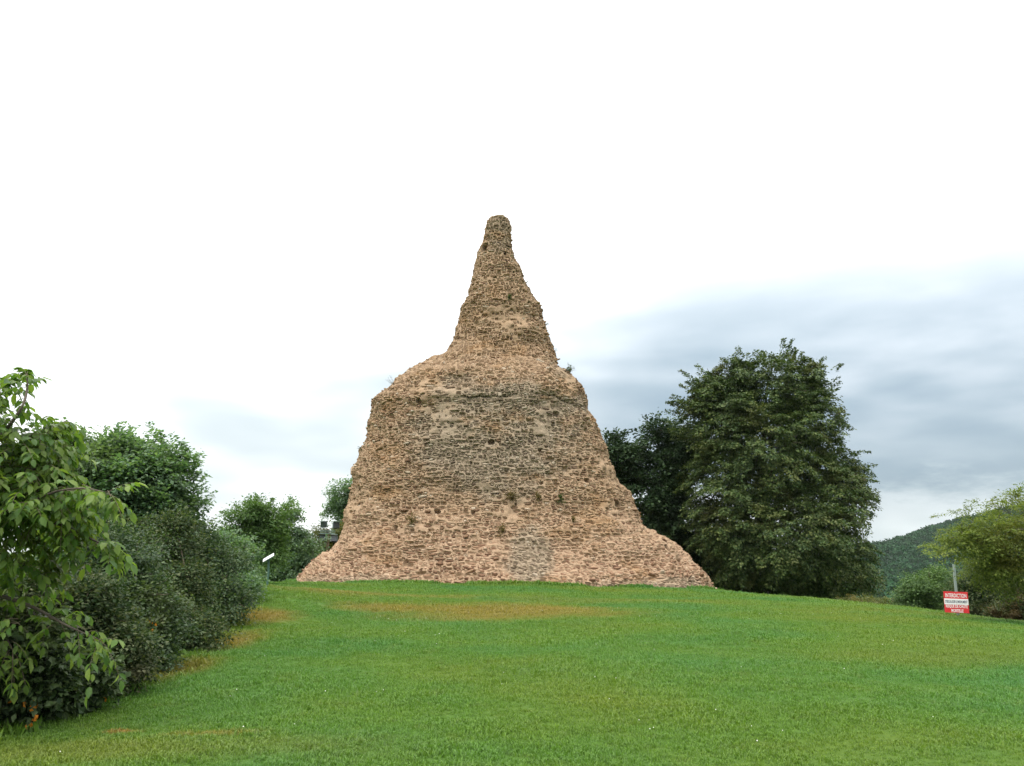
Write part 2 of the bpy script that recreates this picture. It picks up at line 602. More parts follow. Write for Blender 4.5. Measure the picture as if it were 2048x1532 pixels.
def lumpy(lobes, seed, k=6, f=0.42, shrink=0.86):
    """breaks smooth lobes into a core and clumps standing out of it"""
    r_ = np.random.default_rng(seed)
    out_ = []
    for c, r in lobes:
        out_.append((c, r * shrink))
        for _ in range(k):
            d = norm(r_.normal(size=3))
            d[1] = -abs(d[1]) if r_.random() < .75 else d[1]
            out_.append((c + d * r * r_.uniform(.62, .92), r * f * r_.uniform(.7, 1.2)))
    return out_


class Leaves:
    def __init__(self):
        self.p, self.a, self.n, self.l, self.w = [], [], [], [], []

    def add(self, p, a, n, l, wd):
        self.p.append(p); self.a.append(a); self.n.append(n); self.l.append(l); self.w.append(wd)

    def build(self, name, mat, parent, rich=False, fold=0.22, stuff=True):
        p, a, n = np.concatenate(self.p), norm(np.concatenate(self.a)), np.concatenate(self.n)
        l, wd = np.concatenate(self.l)[:, None], np.concatenate(self.w)[:, None]
        s = norm(np.cross(a, n))
        n = np.cross(s, a)
        N = len(p)
        if not rich:
            V = np.stack([p, p + a * l * .45 + s * wd / 2 + n * fold * wd, p + a * l, p + a * l * .45 - s * wd / 2 + n * fold * wd], 1)
            b = np.arange(N)[:, None] * 4
            F = [np.concatenate([b + np.array([[0, 1, 2]]), b + np.array([[0, 2, 3]])])]
        else:
            dn = -n
            V = np.stack([p,
                          p + a * l * .26 + s * wd * .40 + n * fold * wd * .7, p + a * l * .28 - dn * 0, p + a * l * .26 - s * wd * .40 + n * fold * wd * .7,
                          p + a * l * .62 + s * wd * .46 + n * fold * wd * .7 + dn * l * .05, p + a * l * .64 + dn * l * .05, p + a * l * .62 - s * wd * .46 + n * fold * wd * .7 + dn * l * .05,
                          p + a * l + dn * l * .16], 1)
            b = np.arange(N)[:, None] * 8
            tri = [np.array([[x, y, z]]) + b for x, y, z in ((0, 1, 2), (0, 2, 3), (4, 7, 5), (5, 7, 6))]
            qd = [np.array([q]) + b for q in ((1, 4, 5, 2), (2, 5, 6, 3))]
            F = [np.concatenate(tri), np.concatenate(qd)]
        o = link(name, np_mesh(name, V.reshape(-1, 3), F, rich), parent, mat)
        if stuff:
            o['kind'] = 'stuff'
        return o


def lobe(u, v, ru, rv, Y, ry=None):
    c = at(u, v, Y)
    k = Y / FPX
    return (np.array(c), np.array([ru * k, (ry if ry else (ru + rv) * 0.5 * k), rv * k]))


def lobe_points(lobes, M, rng, inner=0.5, front=0.62):
    wts = np.array([l[1][0] * l[1][2] + l[1][0] * l[1][1] for l in lobes])
    idx = rng.choice(len(lobes), M, p=wts / wts.sum())
    C = np.array([l[0] for l in lobes])[idx]
    Rr = np.array([l[1] for l in lobes])[idx]
    D = norm(rng.normal(size=(M, 3)))
    flip = (D[:, 1] > 0.1) & (rng.random(M) < (front - 0.5) * 2)
    D[flip, 1] *= -1
    rad = inner + (1 - inner) * rng.random(M) ** 0.55
    return C + D * Rr * rad[:, None], norm(D / Rr), rad


def sprays(L, P, D, length, per, rng, size, wr=0.55, spread=0.45, droop=0.35, flat=0.75, jit=0.12, upn=1.0, back=0.55):
    """each spray: a drooping twig fan full of leaves"""
    M = len(P)
    ln = length * rng.uniform(0.6, 1.3, M)
    Dh = norm(D * np.array([1, 1, flat]))
    lat = norm(np.cross(Dh, UP + 0.25 * rng.normal(size=(M, 3))))
    start = P - Dh * (ln * back)[:, None]
    rep = np.repeat(np.arange(M), per)
    N = len(rep)
    s = rng.random(N) ** 0.8
    sg = rng.choice([-1.0, 1.0], N)
    q = rng.random(N) ** 0.7
    wd = spread * (1.15 - s * 0.85) * q
    l_ = ln[rep]
    p = start[rep] + Dh[rep] * (l_ * s)[:, None] + lat[rep] * (sg * wd * l_)[:, None] - UP * (droop * l_ * (s ** 2 + 0.6 * wd))[:, None]
    p += rng.normal(size=(N, 3)) * (jit * l_)[:, None] * np.array([1, 1, .6])
    a = norm(Dh[rep] * 0.7 + lat[rep] * (sg * (0.35 + q))[:, None] - UP * (droop * 0.9 + 0.15) + rng.normal(size=(N, 3)) * 0.35)
    n = norm(UP * upn + 0.35 * D[rep] + rng.normal(size=(N, 3)) * 0.45)
    z = size * rng.uniform(0.65, 1.35, N)
    L.add(p, a, n, z, z * wr * rng.uniform(0.8, 1.2, N))
    return start, Dh, ln


def curve(p0, p1, sag, n, rng, wob=0.05):
    p0, p1 = np.array(p0, float), np.array(p1, float)
    t = np.linspace(0, 1, n)[:, None]
    d = np.linalg.norm(p1 - p0)
    pts = p0 + (p1 - p0) * t + UP * (4 * t * (1 - t)) * sag * d
    pts[1:-1] += rng.normal(size=(n - 2, 3)) * wob * d
    return pts


def tree(name, label, cat, base, lobes, mat, n_sprays, per, size, length, seed, trunk_r=0.25, trunk_top=None, group=None, bark=None,
         n_limbs=7, inner=0.5, droop=0.35, spread=0.45, flat=0.75, wr=0.55, jit=0.12, upn=1.0, stems=False, extra=None, front=0.62):
    rng = np.random.default_rng(seed)
    base = Vector(base)
    root = empty(name, base, label, cat, group)
    bark = bark or M_BARK
    C = np.array([l[0] for l in lobes])
    Wt = np.array([l[1].prod() for l in lobes])
    mid = (C * Wt[:, None]).sum(0) / Wt.sum()
    L = Leaves()
    P, D, rad = lobe_points(lobes, n_sprays, rng, inner, front)
    gz = ground_z(P[:, 0], P[:, 1])
    P[:, 2] = np.maximum(P[:, 2], gz + 0.12)
    sprays(L, P, D, length, per, rng, size, wr, spread, droop, flat, jit, upn)
    if extra is not None:
        extra(L, rng)
    if not stems:
        tt = Vector(trunk_top) if trunk_top is not None else Vector((mid[0], mid[1], mid[2] + 0.2 * (C[:, 2].max() - mid[2])))
        pts = curve(base - Vector((0, 0, 0.3)), tt, 0.0, 7, rng, 0.012)
        mb = MB()
        mb.tube(pts, np.linspace(1, 0.35, 7) ** 1.1 * trunk_r, 10)
        mb.build('trunk', bark, root, True)
        order = np.argsort(-Wt)[:n_limbs]
        for i in order:
            k = rng.integers(2, 6)
            mb = MB()
            tip = C[i] + (C[i] - mid) * 0.25
            mb.tube(curve(pts[k], tip, 0.10, 6, rng, 0.03), np.linspace(1, 0.18, 6) * trunk_r * 0.42, 7)
            mb.build('branch', bark, root, True)
    else:
        mb = MB()
        for k in range(n_limbs):
            i = rng.integers(len(lobes))
            b = base + Vector((rng.normal() * 0.18, rng.normal() * 0.18, -0.1))
            tip = C[i] + rng.normal(size=3) * lobes[i][1] * 0.45
            mb.tube(curve(b, tip, 0.05, 5, rng, 0.05), np.linspace(1, 0.25, 5) * trunk_r, 5)
        mb.build('stems', bark, root, True)
    # twigs that carry a share of the sprays
    mb = MB()
    sel = rng.choice(len(P), min(len(P), 70), replace=False)
    for i in sel:
        j = np.argmin(((C - P[i]) ** 2).sum(1))
        mb.tube(curve(C[j] * 0.55 + P[i] * 0.45, P[i] + D[i] * length * 0.3, 0.03, 4, rng, 0.04), np.linspace(1, 0.3, 4) * max(0.008, trunk_r * 0.10), 4, False)
    mb.build('twigs', bark, root, False)['kind'] = 'stuff'
    L.build('crown', mat, root)
    return root


# ---------------------------------------------------------------- the monument
AXY = 50.0
SIL = [(437, 981, 1014), (443, 974, 1019), (460, 972, 1020), (480, 966, 1022), (500, 957, 1025), (520, 952, 1028), (540, 946, 1040), (560, 941, 1050),
       (575, 936, 1059), (600, 929, 1075), (620, 922, 1085), (650, 912, 1093), (680, 900, 1103), (700, 890, 1112), (712, 882, 1117), (720, 868, 1120),
       (735, 838, 1125), (745, 823, 1139), (760, 800, 1152), (775, 782, 1164), (790, 768, 1169), (805, 755, 1171), (812, 747, 1173), (840, 742, 1183),
       (870, 736, 1195), (900, 727, 1208), (940, 714, 1220), (970, 705, 1236), (985, 704, 1257), (1000, 701, 1266), (1030, 697, 1275), (1050, 693, 1283),
       (1070, 688, 1310), (1085, 680, 1335), (1100, 665, 1355), (1115, 648, 1370), (1130, 632, 1388), (1150, 611, 1408), (1165, 598, 1418), (1185, 588, 1430), (1215, 575, 1442)]
FRONT = [(-2.2, 12.2), (-0.3, 10.9), (1.0, 9.6), (2.2, 8.6), (4.0, 7.7), (6.5, 7.05), (9.0, 6.5), (9.75, 6.22), (10.25, 6.33), (11.0, 6.1), (12.0, 5.3), (12.8, 4.35),
         (13.4, 3.65), (14.2, 3.2), (15.5, 2.8), (17.5, 2.25), (20.0, 1.6), (22.0, 1.05), (23.0, 0.8), (23.8, 0.68), (24.3, 0.55)]
X0 = at(998, 1000, AXY).x


def sil_tables():
    zl, rl, zr, rr = [], [], [], []
    for v, ul, ur in SIL:
        for u, zz, ra in ((ul, zl, rl), (ur, zr, rr)):
            Y = AXY
            for _ in range(4):
                p = at(u, v, Y)
                wd = abs(p.x - X0)
                Y = AXY - (0.8 * wd) ** 2 / AXY * 0.9
            zz.append(p.z)
            ra.append(wd)
    return [np.array(q)[::-1] for q in (zl, rl, zr, rr)]


ZL, RL, ZR, RR = sil_tables()
FZ, FR = np.array(FRONT).T


def vnoise(x, y, z, seed=0):
    """cheap smooth value noise, numpy"""
    def h(ix, iy, iz):
        n = (ix * 374761393 + iy * 668265263 + iz * 2147483647 + seed * 974634777) & 0xffffffff
        n = ((n ^ (n >> 13)) * 1274126177) & 0xffffffff
        return ((n ^ (n >> 16)) & 0xffff) / 65535.0
    xi, yi, zi = np.floor(x).astype(np.int64), np.floor(y).astype(np.int64), np.floor(z).astype(np.int64)
    fx, fy, fz = x - xi, y - yi, z - zi
    fx, fy, fz = fx * fx * (3 - 2 * fx), fy * fy * (3 - 2 * fy), fz * fz * (3 - 2 * fz)
    out = 0
    for a, wa in ((0, 1 - fx), (1, fx)):
        for b, wb in ((0, 1 - fy), (1, fy)):
            for c, wc in ((0, 1 - fz), (1, fz)):
                out = out + wa * wb * wc * h(xi + a, yi + b, zi + c)
    return out * 2 - 1


rng = np.random.default_rng(11)
# rows follow the arc length of the front profile
zf = np.linspace(-2.0, 24.0, 4000)
Ff = np.interp(zf, FZ, FR)
arc = np.concatenate([[0], np.cumsum(np.hypot(np.diff(zf), np.diff(Ff)))])
TSTEP = 0.068
tv = np.arange(0, arc[-1], TSTEP)
zrow = np.interp(tv, arc, zf)
th = np.concatenate([np.linspace(R(-28), R(208), 530), np.linspace(R(208), R(332), 60)[1:-1]])
NTH, NTR = len(th), len(tv)
NFRONT = 530
ZZ, TH = np.meshgrid(zrow, th, indexing='ij')
A = np.where(np.cos(TH) > 0, np.interp(ZZ, ZR, RR), np.interp(ZZ, ZL, RL))
B = np.interp(ZZ, FZ, FR)
npow = np.clip(np.interp(ZZ, [0, 2, 12, 14, 24], [2.4, 3.2, 3.2, 2.3, 2.4]), 2, 3.4)
rad = (np.abs(np.cos(TH) / A) ** npow + np.abs(np.sin(TH) / B) ** npow) ** (-1 / npow)
PX = X0 + rad * np.cos(TH)
PY = AXY - rad * np.sin(TH)
BASEP = np.stack([PX, PY, ZZ], -1)


def grid_normals(P):
    du = np.gradient(P, axis=1)
    dv = np.gradient(P, axis=0)
    n = norm(np.cross(du, dv))
    c = np.stack([P[..., 0] - X0, P[..., 1] - AXY, 0 * P[..., 2]], -1)
    s = np.sign((n * c).sum(-1, keepdims=True))
    return n * np.where(s == 0, 1, s)


NRM = grid_normals(BASEP)
x_, y_, z_ = BASEP[..., 0], BASEP[..., 1], BASEP[..., 2]
fade = np.clip((24.0 - z_) / 8, 0.12, 1)
disp = (0.20 * vnoise(x_ * .38, y_ * .38, z_ * .45, 1) + 0.15 * vnoise(x_ * .95, y_ * .95, z_ * 1.3, 2)) * fade
disp += 0.07 * vnoise(x_ * 2.3, y_ * 2.3, z_ * 3.2, 3)
# weathered lift lines: some courses stand back from the ones above
lift = vnoise(x_ * .22, y_ * .22, z_ * 1.1 + 0.3 * vnoise(x_ * .3, y_ * .3, z_ * .2, 9), 4)
disp += 0.16 * np.clip(lift * 2.2, -1, 1) * np.clip(fade, 0.2, 1) * 0.7
# the deep overhang across the body and the cut round the tip
zc = 9.95 + 0.55 * vnoise(x_ * .45, y_ * .2, z_ * 0, 5)
ov = np.exp(-((z_ - zc) / 0.16) ** 2) * np.clip(0.75 * np.exp(-((x_ + 0.1) / 4.0) ** 4) + .9 * vnoise(x_ * .9, y_ * .9, z_ * 0, 6) - 0.15, 0, 1.2) * np.exp(-((x_ + 0.1) / 4.6) ** 6)
disp -= 0.30 * ov * (z_ < 12)
disp -= 0.16 * np.clip(fade, 0.3, 1) * np.clip(z_ / 3.0 + 0.1, -0.6, 1)
disp += 0.05 * np.exp(-((z_ - 23.2) / 0.22) ** 2) - 0.07 * np.exp(-((z_ - 22.85) / 0.16) ** 2) * (x_ > X0 + 0.1)
SURF = BASEP + NRM * disp[..., None]
NRM = grid_normals(SURF)

# where a photo pixel meets the surface
_pu, _pv, _pd = project(SURF)


def on_wall(u, v):
    d2 = (_pu - u) ** 2 + (_pv - v) ** 2 + np.where(NRM[..., 1] < 0.15, 0, 1e6)
    k = np.unravel_index(np.argmin(d2 + 0.5 * _pd), d2.shape)
    return k


# stones: courses laid round the front three quarters
stones = []
t0 = 0.1
seg = np.linalg.norm(np.diff(SURF[:, :NFRONT], axis=1), axis=-1)
seg_s = np.linalg.norm(np.diff(BASEP[:, :NFRONT], axis=1), axis=-1)
cum = np.concatenate([np.zeros((NTR, 1)), np.cumsum(seg_s, axis=1)], axis=1)
while t0 < tv[-1] - 0.15:
    hh = np.interp(t0, [0, 6, 14, 30], [0.198, 0.178, 0.158, 0.135]) * rng.uniform(0.75, 1.25)
    i = (t0 + hh / 2) / TSTEP
    r0 = int(min(i, NTR - 1))
    s, smax = rng.uniform(0, 0.3), cum[r0, -1]
    while s < smax:
        wd = np.clip(rng.lognormal(math.log(0.275), 0.45), 0.10, 0.72) * np.interp(t0, [0, 8, 30], [1.12, 1.0, 0.82])
        if s + wd > smax:
            break
        j = np.interp(s + wd / 2, cum[r0], np.arange(NFRONT))
        bend = (0.13 * vnoise(np.array(s * 0.6), np.array(t0 * 0.35), np.array(0.5), 21) + 0.035 * rng.normal()) / TSTEP
        stones.append((i + float(bend), j, wd, hh * rng.uniform(0.75, 1.08), rng.random()))
        s += wd + rng.uniform(0.015, 0.07)
    t0 += hh + rng.uniform(0.0, 0.035)
stones = np.array(stones)


def bil(G, i, j):
    i = np.clip(i, 0, NTR - 1.001)
    j = np.clip(j, 0, NFRONT - 1.001)
    a, b = i.astype(int), j.astype(int)
    fi, fj = (i - a), (j - b)
    if G.ndim == 3:
        fi, fj = fi[:, None], fj[:, None]
    return G[a, b] * (1 - fi) * (1 - fj) + G[a + 1, b] * fi * (1 - fj) + G[a, b + 1] * (1 - fi) * fj + G[a + 1, b + 1] * fi * fj


SP_, SN_ = bil(SURF, stones[:, 0], stones[:, 1]), norm(bil(NRM, stones[:, 0], stones[:, 1]))
SB_ = bil(BASEP, stones[:, 0], stones[:, 1])
# mortar skins over whole patches; rough patches where the stones stand out
cover = vnoise(SB_[:, 0] * .55, SB_[:, 1] * .55, SB_[:, 2] * .8, 31)
proud = vnoise(SB_[:, 0] * .35, SB_[:, 1] * .35, SB_[:, 2] * .5, 32) + 0.35 * (SB_[:, 2] > 6)
pit = (stones[:, 4] < 0.10)
keep = ~pit & ~((cover > 0.5) & (stones[:, 4] < 0.6) & (SB_[:, 2] > 1.2))
holes = [(969, 497, 0.24, 0.30, 0.75), (1333, 1095, 0.16, 0.20, 0.5), (1010, 508, 0.13, 0.16, 0.3), (990, 555, 0.12, 0.12, 0.25)]
r_h = np.random.default_rng(77)
for _ in range(34):
    holes.append((r_h.uniform(720, 1300), r_h.uniform(600, 1130), r_h.uniform(.09, .22), r_h.uniform(.07, .15), r_h.uniform(.15, .35)))
hole_ij = []
for u, v, a, b, d in holes:
    k = on_wall(u, v)
    hole_ij.append((k, a, b, d))
    dd = np.linalg.norm(SP_ - SURF[k], axis=1)
    keep &= dd > a + 0.05
pits = stones[pit]
stones, SP_, SN_, cover, proud = [q[keep] for q in (stones, SP_, SN_, cover, proud)]
NS = len(stones)

# mortar surface: beds raised round each stone
inside = np.zeros((NTR, NTH), np.float32)
colstep = seg_s
for q_i, (i, j, wd, hh, r_) in enumerate(np.vstack([stones, pits])):
    r0 = min(int(i), NTR - 1)
    cs = max(colstep[r0, min(int(j), NFRONT - 2)], 0.004)
    hi, hj = hh / 2 / TSTEP, wd / 2 / cs
    a0, a1 = max(0, int(i - hi)), min(NTR - 1, int(i + hi) + 1)
    b0, b1 = max(0, int(j - hj)), min(NFRONT - 1, int(j + hj) + 1)
    ii = (np.arange(a0, a1 + 1) - i) / hi
    jj = (np.arange(b0, b1 + 1) - j) / hj
    q = 1 - (np.abs(ii)[:, None] ** 3 + np.abs(jj)[None] ** 3)
    sub = inside[a0:a1 + 1, b0:b1 + 1]
    np.maximum(sub, np.clip(q * 1.5, 0, 1) * (1.0 if q_i < NS else 1.0 + 1.4 * ((r_ * 977) % 1)), out=sub)
mort = 0.055 * np.clip(1 - inside, 0, 1) * (1 + 0.9 * vnoise(x_ * 4, y_ * 4, z_ * 4, 41)) - 0.05 * inside
mort += 0.03 * vnoise(x_ * 6.5, y_ * 6.5, z_ * 8.5, 42)
for (k, a, b, d) in hole_ij:
    dp = SURF - SURF[k]
    q = (np.hypot(dp[..., 0], dp[..., 1]) / a) ** 4 + (dp[..., 2] / b) ** 4
    mort = np.where((q < 1.0) & (NRM[..., 1] < 0.3), -d * np.clip((1 - q) * 4, 0, 1), mort)
CORE = SURF + NRM * mort[..., None]
verts = CORE.reshape(-1, 3)
f = grid_faces(NTR, NTH)
wrap = np.arange(NTR - 1)
wf = np.stack([wrap * NTH + NTH - 1, wrap * NTH, (wrap + 1) * NTH, (wrap + 1) * NTH + NTH - 1], -1)
topc = len(verts)
verts = np.vstack([verts, CORE[-1].mean(0)[None] + np.array([[0, 0, 0.06]])])
last = (NTR - 1) * NTH
capf = np.stack([last + np.arange(NTH), last + (np.arange(NTH) + 1) % NTH, np.full(NTH, topc)], -1)
base_c = Vector((X0, AXY - 10.5, float(ground_z(X0, AXY - 10.5))))
monument = empty('stone_monument', base_c, 'tall ruined pyramid of rough tan rubble masonry with a flared foot on the lawn', 'monument')
core_me = np_mesh('mortar_core', verts, [np.vstack([f, wf]), capf], False)
link('mortar_core', core_me, monument, M_MORTAR)

# stone templates: irregular chamfered slabs (x along the course, y outwards, z up the face)
TN = 8
tmpl = []
for k in range(10):
    r_ = np.random.default_rng(100 + k)
    ang = np.linspace(0, 2 * np.pi, TN, endpoint=False) + r_.uniform(-0.2, 0.2, TN)
    rr = (np.abs(np.cos(ang)) ** 3.2 + np.abs(np.sin(ang)) ** 3.2) ** (-1 / 3.2) * r_.uniform(0.70, 1.10, TN)
    ox, oz = np.cos(ang) * rr, np.sin(ang) * rr
    ring = lambda sc, y, dz: np.stack([ox * sc, np.full(TN, y) + r_.uniform(-.12, .12, TN), oz * sc + dz], -1)
    tmpl.append(np.vstack([ring(1.0, -1.0, 0), ring(1.02, 0.35, 0), ring(0.78, 0.9, 0.03), [[r_.uniform(-.2, .2), 1.05, r_.uniform(-.15, .15)]]]))
tmpl = np.array(tmpl)
TF = []
for a in range(2):
    for j in range(TN):
        k = (j + 1) % TN
        TF.append((a * TN + j, a * TN + k, (a + 1) * TN + k, (a + 1) * TN + j))
TQ = np.array(TF)
TT = np.array([(2 * TN + j, 2 * TN + (j + 1) % TN, 3 * TN) for j in range(TN)])
TV = tmpl.shape[1]

tang = norm(np.cross(np.tile(UP, (NS, 1)), SN_))
upv = norm(np.cross(SN_, tang))
roll = rng.normal(size=NS) * 0.17
ca, sa = np.cos(roll)[:, None], np.sin(roll)[:, None]
tang, upv = tang * ca + upv * sa, upv * ca - tang * sa
# some slabs lean out of their beds
lean = rng.normal(size=NS) * 0.22
SNl = norm(SN_ + upv * lean[:, None])
upv = norm(np.cross(SNl, tang))
out = rng.uniform(-0.03, 0.05, NS) + np.clip(proud, 0, 1) * rng.uniform(0, 0.13, NS) + (rng.random(NS) < 0.07) * rng.uniform(0.03, 0.14, NS)
depth = 0.13
hx_, hz_ = stones[:, 2] * 0.5 * rng.uniform(0.74, 1.0, NS), stones[:, 3] * 0.5 * rng.uniform(0.68, 0.98, NS)
ctr = SP_ + SNl * (out - depth * 0.95)[:, None]
kind = rng.integers(0, len(tmpl), NS)
su, sv, sdp = project(SP_)
facing = -(SN_ * norm(SP_ - np.array([0, 0, EYE]))).sum(1)
area = hx_ * hz_ / sdp ** 2 * np.clip(facing, 0, 1) * ((SP_[:, 2] - hz_) > ground_z(SP_[:, 0], SP_[:, 1]) + 0.02)
big = np.argsort(-area)[:300]
isbig = np.zeros(NS, bool)
isbig[big] = True
rest = np.where(~isbig)[0]
T = tmpl[kind[rest]]
Vs = (ctr[rest][:, None] + tang[rest][:, None] * (T[..., 0:1] * hx_[rest][:, None, None]) + SNl[rest][:, None] * (T[..., 1:2] * depth)
      + upv[rest][:, None] * (T[..., 2:3] * hz_[rest][:, None, None]))
off = (np.arange(len(rest)) * TV)[:, None, None]
rub = link('rubble_stones', np_mesh('rubble_stones', Vs.reshape(-1, 3), [(TQ[None] + off).reshape(-1, 4), (TT[None] + off).reshape(-1, 3)]), monument, M_STONE)
rub['kind'] = 'stuff'
tme = []
for k in range(len(tmpl)):
    me = np_mesh('stone', tmpl[k], [TQ, TT])
    me.materials.append(M_STONE1)
    tme.append(me)
for i in big:
    o = bpy.data.objects.new('stone', tme[kind[i]])
    Mx = Matrix.Identity(4)
    for c, (vec, sc) in enumerate(((tang[i], hx_[i]), (SNl[i], depth), (upv[i], hz_[i]))):
        for r in range(3):
            Mx[r][c] = float(vec[r] * sc)
    for r in range(3):
        Mx[r][3] = float(ctr[i][r])
    COL.objects.link(o)
    o.parent = monument
    o.matrix_parent_inverse = Matrix.Translation(-base_c)
    o.matrix_basis = Mx

# ---------------------------------------------------------------- lawn grass (too many blades to count)
def blade_clump(seed, n, h, r):
    rg = np.random.default_rng(seed)
    ang, rd = rg.uniform(0, 2 * np.pi, n), r * np.sqrt(rg.random(n))
    b = np.stack([np.cos(ang) * rd, np.sin(ang) * rd, np.full(n, -0.01)], -1)
    a2 = rg.uniform(0, 2 * np.pi, n)
    d = np.stack([np.cos(a2), np.sin(a2), 0 * a2], -1)
    sd_ = np.stack([-np.sin(a2), np.cos(a2), 0 * a2], -1)
    hh = h * rg.uniform(0.5, 1.2, n)[:, None]
    wd = 0.0042 * rg.uniform(0.8, 1.4, n)[:, None]
    ln = rg.uniform(0.15, 0.9, n)[:, None]
    V = np.stack([b - sd_ * wd, b + sd_ * wd, b + d * hh * ln * .4 + UP * hh * .6 + sd_ * wd * .8, b + d * hh * ln * .4 + UP * hh * .6 - sd_ * wd * .8,
                  b + d * hh * ln + UP * hh * (1 - 0.25 * ln)], 1)
    o = np.arange(n)[:, None] * 5
    return np_mesh('grass_clump', V.reshape(-1, 3), [np.array([[0, 1, 2, 3]]) + o, np.array([[3, 2, 4]]) + o])


gcol = bpy.data.collections.new('grass clumps')
for k in range(5):
    me = blade_clump(200 + k, 28, 0.040, 0.078)
    me.materials.append(M_BLADE)
    gcol.objects.link(bpy.data.objects.new('grass_clump', me))

rg = np.random.default_rng(5)
pts, scl = [], []


def on_lawn(x, y):
    hedge = np.interp(y, [0, 7.3, 9.2, 13.2, 20, 26, 34, 50], [-5.4, -5.2, -4.9, -5.3, -7.0, -8.6, -11, -16])
    ok = (x > hedge) & (np.abs(x) < 0.80 * y + 4.0) & (x < 32)
    ang = np.arctan2(-(y - AXY), x - X0)
    rr = np.interp(ang, [-np.pi, -R(152), *th[:NFRONT:20], np.pi], [9, 9, *rad[28, :NFRONT:20], 9]) if False else 0
    return ok


for y0, y1, dens, s0 in [(4.5, 9, 360, 0.8), (9, 14, 240, 0.95), (14, 21, 130, 1.2), (21, 30, 75, 1.5), (30, 46, 38, 1.9)]:
    wdt = 0.80 * y1 + 4.0
    n = int(dens * (y1 - y0) * 2 * wdt)
    x = rg.uniform(-wdt, wdt, n)
    y = rg.uniform(y0, y1, n)
    ok = on_lawn(x, y)
    x, y = x[ok], y[ok]
    tuft = vnoise(x * 3.1, y * 3.1, x * 0, 61) * 0.35 + vnoise(x * .6, y * .6, x * 0, 62) * 0.3
    pts.append(np.stack([x, y, ground_z(x, y)], -1))
    scl.append(s0 * (1 + tuft) * rg.uniform(0.75, 1.25, len(x)))
# longer unmown grass at the foot of the masonry and along the hedge
fi = np.linspace(20, NFRONT - 20, 900).astype(int)
foot = []
for c in fi:
    gz = ground_z(CORE[:, c, 0], CORE[:, c, 1])
    k = np.argmax(CORE[:, c, 2] > gz + 0.02)
    foot.append(CORE[k, c])
foot = np.array(foot)
sel = rg.integers(0, len(foot), 5200)
lush = vnoise(foot[sel, 0] * .8, foot[sel, 1] * .3, foot[sel, 0] * 0, 63)
sel = sel[lush > -0.15]
fp = foot[sel] + np.stack([rg.normal(size=len(sel)) * .15, -0.08 - np.abs(rg.normal(size=len(sel))) * .16, 0 * sel], -1)
fp[:, 2] = ground_z(fp[:, 0], fp[:, 1])
pts.append(fp)
scl.append(rg.uniform(2.4, 5.6, len(fp)))
hy = rg.uniform(6.5, 30, 3500)
hxx = np.interp(hy, [0, 7.3, 9.2, 13.2, 20, 26, 34], [-5.4, -5.0, -4.75, -5.2, -6.9, -8.4, -11]) + rg.normal(size=len(hy)) * 0.22
pts.append(np.stack([hxx, hy, ground_z(hxx, hy)], -1))
scl.append(rg.uniform(1.2, 3.0, len(hy)))
pts, scl = np.concatenate(pts), np.concatenate(scl)
gme = bpy.data.meshes.new('lawn_grass')
gme.vertices.add(len(pts))
gme.vertices.foreach_set('co', pts.astype(np.float32).ravel())
at_s = gme.attributes.new('scl', 'FLOAT', 'POINT')
at_s.data.foreach_set('value', scl.astype(np.float32))
rot = np.stack([rg.normal(size=len(pts)) * .12, rg.normal(size=len(pts)) * .12, rg.uniform(0, 6.28, len(pts))], -1)
at_r = gme.attributes.new('rot', 'FLOAT_VECTOR', 'POINT')
at_r.data.foreach_set('vector', rot.astype(np.float32).ravel())
gme.update()
grass = link('lawn_grass', gme, None, M_BLADE)
tag(grass, 'short mown grass blades growing over the whole lawn', None, None, 'stuff')
ng = bpy.data.node_groups.new('scatter grass', 'GeometryNodeTree')
ng.interface.new_socket('Geometry', in_out='INPUT', socket_type='NodeSocketGeometry')
ng.interface.new_socket('Geometry', in_out='OUTPUT', socket_type='NodeSocketGeometry')
gi, go = ng.nodes.new('NodeGroupInput'), ng.nodes.new('NodeGroupOutput')
ci = ng.nodes.new('GeometryNodeCollectionInfo')
ci.inputs['Collection'].default_value = gcol
ci.inputs['Separate Children'].default_value = True
ci.inputs['Reset Children'].default_value = True
iop = ng.nodes.new('GeometryNodeInstanceOnPoints')
iop.inputs['Pick Instance'].default_value = True
ns_ = ng.nodes.new('GeometryNodeInputNamedAttribute'); ns_.data_type = 'FLOAT'; ns_.inputs['Name'].default_value = 'scl'
nr_ = ng.nodes.new('GeometryNodeInputNamedAttribute'); nr_.data_type = 'FLOAT_VECTOR'; nr_.inputs['Name'].default_value = 'rot'
e2r = ng.nodes.new('FunctionNodeEulerToRotation')
ng.links.new(gi.outputs[0], iop.inputs['Points'])
ng.links.new(ci.outputs[0], iop.inputs['Instance'])
ng.links.new(nr_.outputs[0], e2r.inputs[0])
ng.links.new(e2r.outputs[0], iop.inputs['Rotation'])
ng.links.new(ns_.outputs[0], iop.inputs['Scale'])
ng.links.new(iop.outputs[0], go.inputs[0])
md = grass.modifiers.new('scatter', 'NODES')
md.node_group = ng

